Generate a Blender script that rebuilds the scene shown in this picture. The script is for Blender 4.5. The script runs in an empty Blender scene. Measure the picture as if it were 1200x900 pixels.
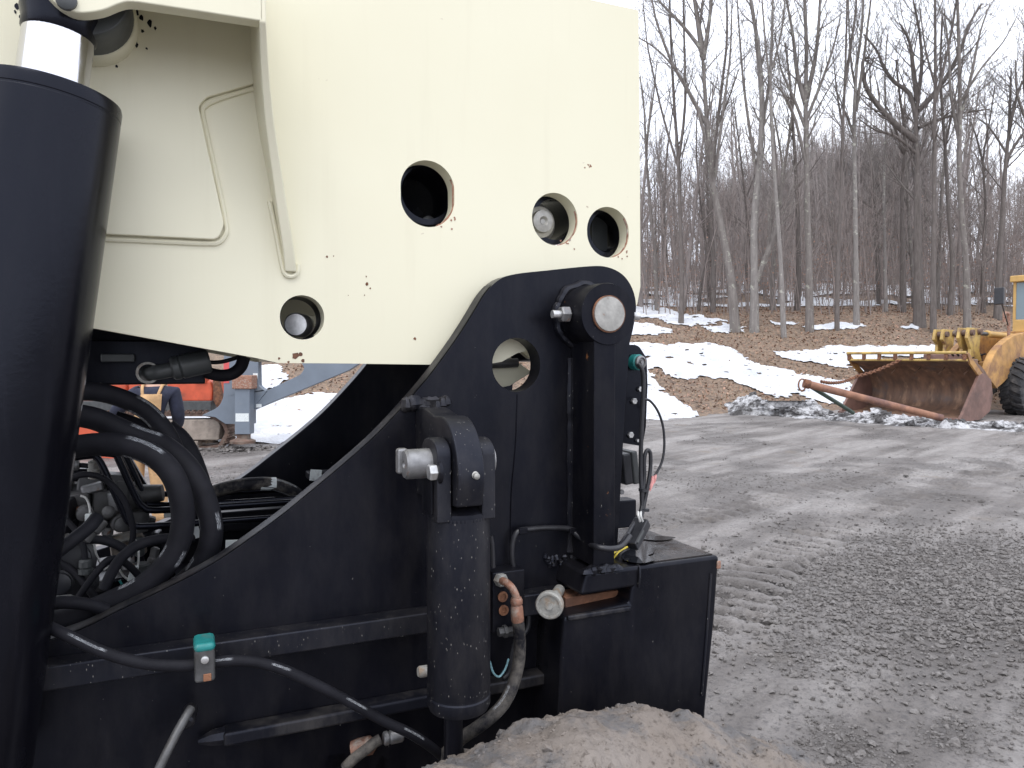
import bpy, bmesh, math, random
import numpy as np
from mathutils import Vector, Matrix, Quaternion
from mathutils.geometry import tessellate_polygon
random.seed(7)
RNG = np.random.default_rng(7)
scene = bpy.context.scene
COL = scene.collection

# ------------------------------------------------------------------ camera, sky, sun, exposure
CAM_H, F_PX = 1.85, 880.0
PITCH = math.atan(30 / F_PX)
cam_d = bpy.data.cameras.new("camera")
cam = bpy.data.objects.new("camera", cam_d)
COL.objects.link(cam)
cam.location = (0, 0, CAM_H)
cam.rotation_euler = (math.pi / 2 - PITCH, 0, 0)
cam_d.sensor_width = 36
cam_d.lens = 36 * F_PX / 1200
cam_d.clip_start, cam_d.clip_end = 0.05, 2000
scene.camera = cam

SUN_ELEV, SUN_AZ = math.radians(62), math.radians(190)      # azimuth clockwise from +Y: behind the camera, to the left
world = bpy.data.worlds.new("World")
scene.world = world
world.use_nodes = True
wn, wl = world.node_tree.nodes, world.node_tree.links
wn.clear()
w_out = wn.new("ShaderNodeOutputWorld")
w_bg = wn.new("ShaderNodeBackground")
w_sky = wn.new("ShaderNodeTexSky")
w_sky.sky_type = 'NISHITA'
w_sky.sun_disc = False
w_sky.sun_elevation = SUN_ELEV
w_sky.sun_rotation = SUN_AZ
w_sky.dust_density = 3.0
w_hsv = wn.new("ShaderNodeHueSaturation")
w_hsv.inputs["Saturation"].default_value = 0.3
w_mix = wn.new("ShaderNodeMixRGB")
w_mix.inputs[0].default_value = 0.8
w_tc = wn.new("ShaderNodeTexCoord")
w_no = wn.new("ShaderNodeTexNoise")
w_no.inputs["Scale"].default_value = 2.2
w_no.inputs["Detail"].default_value = 5
w_rp = wn.new("ShaderNodeValToRGB")
w_rp.color_ramp.elements[0].position, w_rp.color_ramp.elements[0].color = 0.3, (9.8, 10.5, 12.2, 1)
w_rp.color_ramp.elements[1].position, w_rp.color_ramp.elements[1].color = 0.7, (12.4, 12.7, 13.7, 1)
wl.new(w_tc.outputs["Generated"], w_no.inputs["Vector"])
wl.new(w_no.outputs["Fac"], w_rp.inputs["Fac"])
wl.new(w_sky.outputs[0], w_hsv.inputs["Color"])
wl.new(w_hsv.outputs[0], w_mix.inputs[1])
wl.new(w_rp.outputs[0], w_mix.inputs[2])
wl.new(w_mix.outputs[0], w_bg.inputs["Color"])
w_bg.inputs["Strength"].default_value = 0.14
wl.new(w_bg.outputs[0], w_out.inputs["Surface"])

sun_d = bpy.data.lights.new("sun", 'SUN')
sun_d.energy, sun_d.angle, sun_d.color = 1.0, math.radians(30), (1.0, 0.97, 0.92)
sun = bpy.data.objects.new("sun", sun_d)
COL.objects.link(sun)
sdir = Vector((math.sin(SUN_AZ) * math.cos(SUN_ELEV), math.cos(SUN_AZ) * math.cos(SUN_ELEV), math.sin(SUN_ELEV)))
sun.rotation_euler = (-sdir).to_track_quat('-Z', 'Y').to_euler()
sun.location = sdir * 50

vs = scene.view_settings
vs.view_transform, vs.look, vs.gamma, vs.exposure = 'Standard', 'None', 1.0, 0.32
vs.use_curve_mapping = False
try:
    scene.cycles.use_denoising = True
    scene.cycles.max_bounces = 6
except Exception:
    pass

# ------------------------------------------------------------------ measuring helpers
cp, sp = math.cos(PITCH), math.sin(PITCH)

def ray(px, py):
    a, b = (px - 600) / F_PX, (450 - py) / F_PX
    return Vector((a, b * sp + cp, b * cp - sp))

def at(px, py, depth):
    d = ray(px, py)
    t = depth / d.y
    return Vector((d.x * t, depth, CAM_H + d.z * t))

def gp(px, py, z=0.0):
    d = ray(px, py)
    t = (z - CAM_H) / d.z
    return Vector((d.x * t, d.y * t, z))

TH = math.radians(23.7)
M0 = Vector((0, 1.75, 0))
UX, WX = Vector((math.cos(TH), math.sin(TH), 0)), Vector((-math.sin(TH), math.cos(TH), 0))

def L(px, py, w):
    """point of the machine's own frame (u along it, w into it, z up) seen at a photo pixel, on the plane w"""
    d = ray(px, py)
    o = Vector((0, 0, CAM_H)) - M0
    t = (w - o.dot(WX)) / d.dot(WX)
    q = o + d * t
    return Vector((q.dot(UX), w, q.z))

def Ldepth(p):
    return 1.75 + p.x * math.sin(TH) + p.y * math.cos(TH)

# ------------------------------------------------------------------ noise
_perm = np.random.default_rng(3).permutation(512)
_perm = np.concatenate([_perm, _perm])
_ang = np.random.default_rng(4).random(512) * 2 * np.pi
_gx, _gy = np.cos(_ang), np.sin(_ang)

def perlin(x, y):
    xi, yi = np.floor(x).astype(int), np.floor(y).astype(int)
    xf, yf = x - xi, y - yi
    u, v = xf * xf * xf * (xf * (xf * 6 - 15) + 10), yf * yf * yf * (yf * (yf * 6 - 15) + 10)
    xi &= 511
    yi &= 511
    def g(ix, iy, dx, dy):
        h = _perm[(_perm[ix & 511] + iy) & 511]
        return _gx[h] * dx + _gy[h] * dy
    a = g(xi, yi, xf, yf); b = g(xi + 1, yi, xf - 1, yf)
    c = g(xi, yi + 1, xf, yf - 1); d = g(xi + 1, yi + 1, xf - 1, yf - 1)
    return (a + u * (b - a)) + v * ((c + u * (d - c)) - (a + u * (b - a)))

def fbm(x, y, octv=4, gain=0.5):
    s, a = 0, 1
    for k in range(octv):
        s = s + a * perlin(x + 17.3 * k, y - 9.1 * k)
        x, y, a = x * 2.03, y * 2.03, a * gain
    return s

def inpoly(x, y, poly):
    r = np.zeros(x.shape, bool)
    n = len(poly)
    for i in range(n):
        x1, y1 = poly[i][0], poly[i][1]
        x2, y2 = poly[(i + 1) % n][0], poly[(i + 1) % n][1]
        c = ((y1 > y) != (y2 > y)) & (x < (x2 - x1) * (y - y1) / ((y2 - y1) + 1e-12) + x1)
        r ^= c
    return r

# ------------------------------------------------------------------ materials
class NT:
    def __init__(s, name):
        s.m = bpy.data.materials.new(name)
        s.m.use_nodes = True
        s.n, s.l = s.m.node_tree.nodes, s.m.node_tree.links
        s.bs = s.n["Principled BSDF"]
        s.tc = s.n.new("ShaderNodeTexCoord")
        s.co = s.tc.outputs["Object"]
    def noise(s, scale, detail=4, rough=0.55, vec=None, stretch=None, off=None):
        v = vec or s.co
        if stretch or off:
            mp = s.n.new("ShaderNodeMapping")
            mp.inputs["Scale"].default_value = stretch or (1, 1, 1)
            mp.inputs["Location"].default_value = off or (0, 0, 0)
            s.l.new(v, mp.inputs["Vector"]); v = mp.outputs[0]
        t = s.n.new("ShaderNodeTexNoise")
        t.inputs["Scale"].default_value, t.inputs["Detail"].default_value, t.inputs["Roughness"].default_value = scale, detail, rough
        s.l.new(v, t.inputs["Vector"])
        return t.outputs["Fac"]
    def voro(s, scale, feature='F1', out="Distance", rand=1.0):
        t = s.n.new("ShaderNodeTexVoronoi")
        t.feature = feature
        t.inputs["Scale"].default_value = scale
        t.inputs["Randomness"].default_value = rand
        s.l.new(s.co, t.inputs["Vector"])
        return t.outputs[out]
    def ramp(s, fac, lo, hi, c0=(0, 0, 0), c1=(1, 1, 1)):
        r = s.n.new("ShaderNodeValToRGB")
        e = r.color_ramp.elements
        e[0].position, e[0].color = lo, (*c0, 1)
        e[1].position, e[1].color = hi, (*c1, 1)
        s.l.new(fac, r.inputs["Fac"])
        return r.outputs["Color"]
    def mix(s, fac, a, b):
        m = s.n.new("ShaderNodeMixRGB")
        for i, v in ((0, fac), (1, a), (2, b)):
            if isinstance(v, (int, float)): m.inputs[i].default_value = v
            elif isinstance(v, tuple): m.inputs[i].default_value = (*v, 1)
            else: s.l.new(v, m.inputs[i])
        return m.outputs[0]
    def math(s, op, a, b=0.0, clamp=False):
        m = s.n.new("ShaderNodeMath")
        m.operation, m.use_clamp = op, clamp
        for i, v in ((0, a), (1, b)):
            if isinstance(v, (int, float)): m.inputs[i].default_value = v
            else: s.l.new(v, m.inputs[i])
        return m.outputs[0]
    def set(s, col=None, rough=None, metal=None, bump=None, bstr=0.3, bdist=0.01, spec=None):
        for k, v in (("Base Color", col), ("Roughness", rough), ("Metallic", metal), ("Specular IOR Level", spec)):
            if v is None: continue
            if isinstance(v, tuple): s.bs.inputs[k].default_value = (*v, 1)
            elif isinstance(v, (int, float)): s.bs.inputs[k].default_value = v
            else: s.l.new(v, s.bs.inputs[k])
        if bump is not None:
            b = s.n.new("ShaderNodeBump")
            b.inputs["Strength"].default_value, b.inputs["Distance"].default_value = bstr, bdist
            s.l.new(bump, b.inputs["Height"]); s.l.new(b.outputs[0], s.bs.inputs["Normal"])
        return s.m

def simple(name, col, rough=0.5, metal=0.0, var=0.25, scale=8, bump=0.15, bdist=0.003, dirt=None, damt=(0.55, 0.75), dscale=5, spec=None):
    t = NT(name)
    f = t.noise(scale, 5)
    c = t.mix(t.ramp(f, 0.3, 0.7), tuple(v * (1 - var) for v in col), tuple(min(1, v * (1 + var)) for v in col))
    if dirt:
        c = t.mix(t.ramp(t.noise(dscale, 6, 0.65, off=(3, 1, 7)), *damt), c, dirt)
    r = t.math('ADD', t.math('MULTIPLY', t.noise(scale * 2.7, 4), 0.3), rough - 0.15, True)
    return t.set(c, r, metal, t.noise(scale * 9, 3), bump, bdist, spec)

def black_paint(name, dust=0.0, rough=0.38, speck=0.0, peel=0.0, spec=0.16):
    t = NT(name)
    t.bs.inputs['Specular Tint'].default_value = (0.74, 0.80, 1.0, 1)  # blue sky light is tinted into the paint's reflections
    c = t.mix(t.ramp(t.noise(3.0, 5), 0.35, 0.7), (0.0032, 0.0032, 0.0050), (0.0058, 0.0058, 0.0088))
    # runs and washed-down dirt
    st = t.ramp(t.noise(9, 4, 0.6, stretch=(3.2, 3.2, 0.22)), 0.56, 0.74)
    c = t.mix(t.math('MULTIPLY', st, 0.4), c, (0.010, 0.0098, 0.0135))
    mp = t.n.new("ShaderNodeMapping"); mp.inputs["Scale"].default_value = (1, 1, .38)
    t.l.new(t.co, mp.inputs["Vector"])
    vo = t.n.new("ShaderNodeTexVoronoi"); vo.inputs["Scale"].default_value = 190
    t.l.new(mp.outputs[0], vo.inputs["Vector"])
    sp_ = t.ramp(vo.outputs["Distance"], 0.06, 0.20, (1, 1, 1), (0, 0, 0))
    gate = t.ramp(t.noise(70, 3), 0.74 - speck * 0.22, 0.77 - speck * 0.20)
    c = t.mix(t.math('MULTIPLY', sp_, gate), c, (0.26, 0.25, 0.23))
    if dust:
        c = t.mix(t.math('MULTIPLY', t.ramp(t.noise(14, 7, 0.7, stretch=(1, 1, 0.35)), 0.42, 0.75), dust), c, (0.10, 0.092, 0.085))
    if peel:
        c = t.mix(t.ramp(t.noise(22, 4, 0.6, off=(2, 8, 1)), 0.74 - peel, 0.755 - peel), c, (0.16, 0.07, 0.03))
    r = t.math('ADD', t.math('MULTIPLY', t.noise(6, 5), 0.35), rough - 0.17, True)
    return t.set(c, r, 0.0, t.noise(95, 4), 0.10, 0.002, spec)

def cream_paint(name, chips=0.0):
    t = NT(name)
    c = t.mix(t.ramp(t.noise(1.6, 4), 0.3, 0.7), (0.735, 0.70, 0.535), (0.77, 0.738, 0.575))
    st = t.ramp(t.noise(7, 4, 0.6, stretch=(2.6, 2.6, 0.16)), 0.55, 0.8)
    c = t.mix(t.math('MULTIPLY', st, 0.16), c, (0.52, 0.46, 0.33))
    ch = t.math('MULTIPLY', t.ramp(t.noise(38, 3, 0.6), 0.72 - chips, 0.73 - chips), t.ramp(t.noise(5.5, 2, off=(4, 2, 9)), 0.62 - chips, 0.66 - chips))
    c = t.mix(ch, c, (0.20, 0.075, 0.03))
    r = t.math('ADD', t.math('MULTIPLY', t.noise(9, 5), 0.25), 0.28, True)
    return t.set(c, r, 0.0, t.noise(60, 4), 0.06, 0.002, 0.4)

def galv(name, col=(0.46, 0.46, 0.45), rough=0.42, rust=0.5):
    t = NT(name)
    c = t.mix(t.ramp(t.noise(60, 4), 0.3, 0.7), tuple(v * .75 for v in col), tuple(v * 1.15 for v in col))
    rm = t.ramp(t.noise(45, 5, 0.65, off=(1, 5, 2)), 0.72 - rust * 0.2, 0.82 - rust * 0.2)
    c = t.mix(rm, c, (0.19, 0.085, 0.04))
    me = t.math('SUBTRACT', 0.75, t.math('MULTIPLY', rm, 0.7))
    return t.set(c, rough, me, t.noise(160, 4), 0.2, 0.001)

def hose_mat(name, text=True, dusty=0.0):
    t = NT(name)
    c = t.mix(t.ramp(t.noise(18, 5), 0.35, 0.75), (0.006, 0.006, 0.009), (0.015, 0.015, 0.020))
    if dusty:
        c = t.mix(t.math('MULTIPLY', t.ramp(t.noise(16, 6, 0.7), 0.4, 0.7), dusty), c, (0.20, 0.18, 0.155))
    if text:
        sx = t.n.new("ShaderNodeSeparateXYZ")
        t.l.new(t.tc.outputs["UV"], sx.inputs[0])
        band = t.math('LESS_THAN', t.math('ABSOLUTE', t.math('SUBTRACT', t.math('FRACT', t.math('MULTIPLY', sx.outputs[0], 3.0)), 0.5)), 0.11)
        cmb = t.n.new("ShaderNodeCombineXYZ")
        t.l.new(t.math('MULTIPLY', sx.outputs[0], 9.0), cmb.inputs[0]); t.l.new(sx.outputs[1], cmb.inputs[1])
        letters = t.ramp(t.noise(85, 2, 0.6, vec=cmb.outputs[0]), 0.53, 0.56)
        cm2 = t.n.new("ShaderNodeCombineXYZ")
        t.l.new(sx.outputs[1], cm2.inputs[1])
        words = t.ramp(t.noise(9, 1, 0.5, vec=cm2.outputs[0]), 0.54, 0.57)
        c = t.mix(t.math('MULTIPLY', t.math('MULTIPLY', band, letters), words), c, (0.50, 0.52, 0.55))
    return t.set(c, 0.68, 0.0, t.noise(220, 3), 0.25, 0.001, 0.22)

M = {}
M['black'] = black_paint("black_paint", 0.10, 0.33, speck=0.35, spec=0.22)
M['black_dusty'] = black_paint("dusty_black_paint", 0.22, 0.45, speck=1.0, spec=0.34)
M['black_edge'] = black_paint("lit_worn_black_edge", 0.55, 0.5, spec=0.3)  # dusty and paler; the paleness also stands in for light on edges
M['black_gloss'] = black_paint("black_gloss_paint", 0.02, 0.22, spec=0.24)
M['black_rusty'] = black_paint("chipped_black_paint", 0.10, 0.42, speck=0.5, peel=0.03)
M['cream'] = cream_paint("cream_paint")
M['cream_chipped'] = cream_paint("chipped_cream_paint", 0.012)
M['galv'] = galv("galvanised_steel", (0.27, 0.27, 0.275), 0.5, 0.62)
M['galv_clean'] = galv("zinc_plated_steel", (0.60, 0.60, 0.60), 0.3, 0.05)
M['pin'] = galv("worn_pin_steel", (0.40, 0.39, 0.365), 0.55, 0.34)
M['chrome'] = simple("chromed_rod", (0.66, 0.66, 0.70), 0.14, 1.0, 0.05, 20, 0.03, 0.0006)
M['hose'] = hose_mat("printed_rubber_hose")
M['hose_plain'] = hose_mat("rubber_hose", False)
M['hose_dusty'] = hose_mat("muddy_rubber_hose", True, 0.85)
M['cable'] = simple("cable_sheath", (0.018, 0.018, 0.022), 0.42, 0, 0.3, 30, 0.1, 0.0008)
M['plastic'] = simple("black_plastic", (0.022, 0.023, 0.028), 0.42, 0, 0.2, 20, 0.1, 0.001)
M['greymetal'] = simple("grey_cast_metal", (0.095, 0.095, 0.097), 0.5, 0.35, 0.35, 20, 0.3, 0.002, (0.05, 0.045, 0.04), (0.5, 0.7), 12)
M['darkgrey'] = simple("dark_grey_paint", (0.055, 0.06, 0.062), 0.45, 0, 0.25, 14, 0.1, 0.001)
M['rust'] = simple("rust", (0.19, 0.085, 0.045), 0.85, 0, 0.45, 22, 0.5, 0.003, (0.08, 0.04, 0.03), (0.45, 0.7), 9)
M['rust_light'] = simple("rusty_fitting", (0.30, 0.15, 0.10), 0.7, 0.2, 0.35, 60, 0.4, 0.001, (0.42, 0.38, 0.33), (0.5, 0.7), 30)
M['teal'] = simple("teal_plastic", (0.015, 0.19, 0.185), 0.45, 0, 0.2, 40, 0.1, 0.0006, (0.10, 0.16, 0.15), (0.55, 0.75), 25)
M['white_wire'] = simple("white_wire", (0.62, 0.62, 0.60), 0.45, 0, 0.15, 40, 0.05, 0.0005)
M['yellow_wire'] = simple("yellow_wire", (0.66, 0.52, 0.07), 0.45, 0, 0.15, 40, 0.05, 0.0005)
M['blue_wire'] = simple("pale_blue_wire", (0.25, 0.45, 0.50), 0.45, 0, 0.15, 40, 0.05, 0.0005)
M['pink_tag'] = simple("pink_tape", (0.70, 0.32, 0.30), 0.6, 0, 0.2, 90, 0.1, 0.0005)
M['label'] = simple("white_label", (0.66, 0.70, 0.70), 0.5, 0, 0.12, 60, 0.05, 0.0005, (0.35, 0.36, 0.36), (0.55, 0.7), 40)
M['zinc_white'] = simple("oxidised_zinc", (0.30, 0.295, 0.275), 0.7, 0.15, 0.25, 70, 0.4, 0.0012, (0.28, 0.21, 0.15), (0.5, 0.7), 40)

def mud_material(name, cols, scale=1.0, wet=0.35):
    t = NT(name)
    c = t.mix(t.ramp(t.noise(1.1 * scale, 7, 0.6), 0.35, 0.65), cols[0], cols[1])
    c = t.mix(t.ramp(t.noise(5 * scale, 7, 0.68, off=(5, 2, 0)), 0.48, 0.6), c, cols[2])
    c = t.mix(t.math('MULTIPLY', t.ramp(t.noise(46 * scale, 5, 0.7), 0.52, 0.66), 0.6), c, cols[3])
    r = t.ramp(t.noise(2.3 * scale, 5, 0.6, off=(9, 4, 0)), 0.36, 0.62, (wet,) * 3, (0.88,) * 3)
    h = t.math('ADD', t.math('MULTIPLY', t.noise(38 * scale, 6, 0.7), 0.8), t.math('MULTIPLY', t.noise(160 * scale, 4, 0.7), 0.35))
    return t.set(c, r, 0, h, 0.55, 0.02 / scale, 0.4)
def yard_mud():
    t = NT("grey_mud")
    c = t.mix(t.ramp(t.noise(.55, 6, 0.6), 0.38, 0.6), (0.155, 0.140, 0.130), (0.225, 0.206, 0.194))
    m0 = t.n.new("ShaderNodeMapping"); m0.inputs["Rotation"].default_value = (0, 0, math.radians(-48))
    t.l.new(t.co, m0.inputs["Vector"])
    mp = t.n.new("ShaderNodeMapping"); mp.inputs["Scale"].default_value = (.22, 1.5, 1)
    t.l.new(m0.outputs[0], mp.inputs["Vector"])
    sm = t.noise(1.0, 7, 0.62, vec=mp.outputs[0])
    c = t.mix(t.ramp(sm, 0.44, 0.60), c, (0.315, 0.294, 0.28))
    c = t.mix(t.math('MULTIPLY', t.ramp(sm, 0.36, 0.46, (1, 1, 1), (0, 0, 0)), .5), c, (0.118, 0.107, 0.10))
    c = t.mix(t.math('MULTIPLY', t.ramp(t.noise(30, 6, 0.75), 0.50, 0.62), .65), c, (0.072, 0.067, 0.068))
    c = t.mix(t.math('MULTIPLY', t.ramp(t.noise(1.3, 3, 0.5, off=(4, 8, 0)), 0.62, 0.72), .5), c, (0.20, 0.165, 0.13))
    an = t.n.new("ShaderNodeAttribute"); an.attribute_name = "loose_shade"
    c = t.mix(t.math('MULTIPLY', an.outputs["Fac"], .58), c, (0.078, 0.070, 0.066))  # darker loose mud; also paints the shade between clods
    r = t.ramp(t.noise(1.9, 6, 0.6, off=(9, 4, 0)), 0.36, 0.62, (.30,) * 3, (.85,) * 3)
    h = t.math('ADD', t.math('MULTIPLY', t.noise(26, 7, 0.75), 1.0), t.math('MULTIPLY', t.noise(120, 4, 0.7), .4))
    return t.set(c, r, 0, h, 0.8, 0.03, 0.4)
M['mud'] = yard_mud()
M['clod'] = mud_material("mud_clod", ((0.112, 0.102, 0.096), (0.150, 0.138, 0.130), (0.195, 0.181, 0.172), (0.055, 0.05, 0.047)), 3.0, 0.45)
M['tyre_mud'] = mud_material("caked_brown_mud", ((0.185, 0.154, 0.130), (0.240, 0.212, 0.190), (0.135, 0.129, 0.128), (0.075, 0.060, 0.050)), 1.6, 0.42)
M['slush'] = None

def snow_material():
    t = NT("old_snow")
    c = t.mix(t.ramp(t.noise(0.9, 6), 0.35, 0.7), (0.52, 0.54, 0.58), (0.72, 0.73, 0.75))
    c = t.mix(t.math('MULTIPLY', t.ramp(t.noise(11, 7, 0.75), 0.60, 0.68), 0.75), c, (0.30, 0.235, 0.185))
    return t.set(c, 0.7, 0, t.noise(7, 6, 0.65), 0.8, 0.08)
M['snow'] = snow_material()

def slush_material():
    t = NT("dirty_slush")
    m = t.ramp(t.noise(1.7, 7, 0.72), 0.47, 0.56)
    c = t.mix(m, (0.06, 0.056, 0.056), (0.50, 0.50, 0.51))
    c = t.mix(t.math('MULTIPLY', t.ramp(t.noise(16, 6, 0.7), 0.5, 0.62), 0.6), c, (0.13, 0.125, 0.125))
    return t.set(c, 0.75, 0, t.noise(20, 6, 0.7), 0.6, 0.05)
M['slush'] = slush_material()

def litter_material():
    t = NT("leaf_litter")
    c = t.mix(t.ramp(t.noise(0.55, 6, 0.6), 0.38, 0.62), (0.150, 0.108, 0.080), (0.215, 0.160, 0.115))
    c = t.mix(t.ramp(t.voro(9, out="Color"), 0.3, 0.75), c, (0.275, 0.195, 0.138))
    c = t.mix(t.ramp(t.noise(7, 7, 0.7), 0.5, 0.68), c, (0.085, 0.062, 0.053))
    return t.set(c, 0.9, 0, t.noise(12, 7, 0.75), 0.8, 0.08)
M['litter'] = litter_material()
M['leaf'] = simple("dead_leaf", (0.25, 0.155, 0.105), 0.8, 0, 0.5, 3, 0.1, 0.002)
M['beech_leaf'] = simple("dead_beech_leaf", (0.36, 0.22, 0.16), 0.8, 0, 0.3, 2, 0.1, 0.002)
M['grass'] = simple("dead_grass", (0.34, 0.24, 0.13), 0.8, 0, 0.35, 4, 0.1, 0.002)

def bark(name, a, b, lichen, lamt):
    t = NT(name)
    c = t.mix(t.ramp(t.noise(10, 6, 0.65, stretch=(1, 1, 0.18)), 0.35, 0.68), a, b)
    c = t.mix(t.ramp(t.noise(3.4, 6, 0.75, off=(2, 7, 1)), 0.66 - lamt, 0.72 - lamt), c, lichen)
    return t.set(c, 0.9, 0, t.noise(14, 5, 0.6, stretch=(1, 1, 0.2)), 0.6, 0.03)
M['bark_grey'] = bark("grey_bark", (0.135, 0.119, 0.109), (0.225, 0.204, 0.190), (0.33, 0.33, 0.28), 0.09)
M['bark_dark'] = bark("dark_bark", (0.098, 0.084, 0.077), (0.170, 0.149, 0.138), (0.26, 0.26, 0.22), 0.03)
M['bark_pale'] = bark("pale_bark", (0.175, 0.160, 0.150), (0.275, 0.255, 0.240), (0.42, 0.42, 0.36), 0.09)
M['bark_far'] = bark("far_bark", (0.22, 0.192, 0.182), (0.32, 0.285, 0.27), (0.23, 0.215, 0.20), 0.04)  # paler bark; strong backlight and scatter are put into its colour
M['twig'] = simple("brush_twigs", (0.25, 0.212, 0.196), 0.9, 0, 0.35, 1.5, 0.1, 0.002)

M['yellow'] = simple("yellow_machine_paint", (0.43, 0.235, 0.075), 0.6, 0, 0.25, 3, 0.2, 0.004, (0.21, 0.105, 0.055), (0.44, 0.66), 2.2)
M['yellow_clean'] = simple("yellow_cab_paint", (0.50, 0.31, 0.10), 0.5, 0, 0.15, 3, 0.1, 0.004, (0.3, 0.16, 0.06), (0.62, 0.8), 2.5)
M['pale_yellow'] = simple("faded_yellow_paint", (0.48, 0.33, 0.10), 0.55, 0, 0.2, 3, 0.2, 0.004, (0.22, 0.13, 0.07), (0.48, 0.66), 3)
def bucket_material():
    t = NT("rusty_bucket_steel")
    c = t.mix(t.ramp(t.noise(2.0, 6, 0.6, stretch=(1.6, 2.2, 0.5)), 0.36, 0.64), (0.115, 0.072, 0.052), (0.225, 0.130, 0.085))
    c = t.mix(t.ramp(t.noise(2.6, 6, 0.65, stretch=(1.2, 1.6, 0.4), off=(4, 4, 2)), 0.55, 0.7), c, (0.33, 0.205, 0.13))
    c = t.mix(t.math('MULTIPLY', t.ramp(t.noise(1.5, 4, 0.6, off=(7, 1, 5)), 0.56, 0.68), 0.7), c, (0.12, 0.105, 0.105))
    return t.set(c, 0.62, 0.1, t.noise(14, 5), 0.3, 0.01)
M['bucket'] = bucket_material()
M['bucket_side'] = simple("maroon_worn_steel", (0.185, 0.105, 0.085), 0.6, 0.1, 0.25, 3, 0.25, 0.005, (0.10, 0.06, 0.05), (0.5, 0.7), 2)
M['tyre'] = simple("tyre_rubber", (0.030, 0.030, 0.033), 0.8, 0, 0.3, 6, 0.3, 0.006, (0.12, 0.11, 0.105), (0.50, 0.72), 3)
M['orange'] = simple("orange_red_paint", (0.52, 0.085, 0.035), 0.5, 0, 0.2, 4, 0.15, 0.004, (0.20, 0.06, 0.035), (0.56, 0.75), 3)
M['steel_blue'] = simple("grey_blue_paint", (0.155, 0.185, 0.225), 0.5, 0, 0.12, 2, 0.1, 0.004, (0.22, 0.22, 0.22), (0.6, 0.8), 3)
M['track_steel'] = simple("muddy_track_steel", (0.135, 0.085, 0.065), 0.8, 0.1, 0.4, 8, 0.5, 0.01, (0.20, 0.17, 0.14), (0.5, 0.7), 5)
M['track_guard'] = simple("muddy_track_guard", (0.30, 0.255, 0.215), 0.85, 0, 0.25, 4, 0.4, 0.01, (0.17, 0.14, 0.12), (0.5, 0.7), 4)
M['green'] = simple("dark_green_paint", (0.05, 0.075, 0.06), 0.6, 0, 0.3, 6, 0.2, 0.003)
M['red_tape'] = simple("red_tape", (0.58, 0.09, 0.09), 0.5, 0, 0.1, 8, 0.1, 0.001)
M['tan'] = simple("tan_canvas", (0.50, 0.31, 0.155), 0.9, 0, 0.22, 9, 0.5, 0.01, (0.24, 0.15, 0.085), (0.56, 0.72), 6)
M['navy'] = simple("navy_cloth", (0.018, 0.021, 0.040), 0.9, 0, 0.3, 12, 0.5, 0.008)
M['skin'] = simple("skin", (0.50, 0.30, 0.22), 0.55, 0, 0.1, 20, 0.1, 0.001)
M['hair'] = simple("brown_hair", (0.06, 0.035, 0.02), 0.7, 0, 0.3, 60, 0.3, 0.002)
M['boot'] = simple("boot_leather", (0.07, 0.045, 0.03), 0.6, 0, 0.3, 12, 0.2, 0.003)
def glass_material():
    t = NT("cab_glass")
    t.set((0.20, 0.28, 0.32), 0.08, 0.0, None, spec=0.8)
    t.bs.inputs["Transmission Weight"].default_value = 0.35
    return t.m
M['glass'] = glass_material()
def puddle_material():
    t = NT("standing_water")
    t.set((0.012, 0.013, 0.016), 0.06, 0.0, t.noise(6, 2), 0.03, 0.002, 0.9)
    return t.m
M['water'] = puddle_material()

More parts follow.
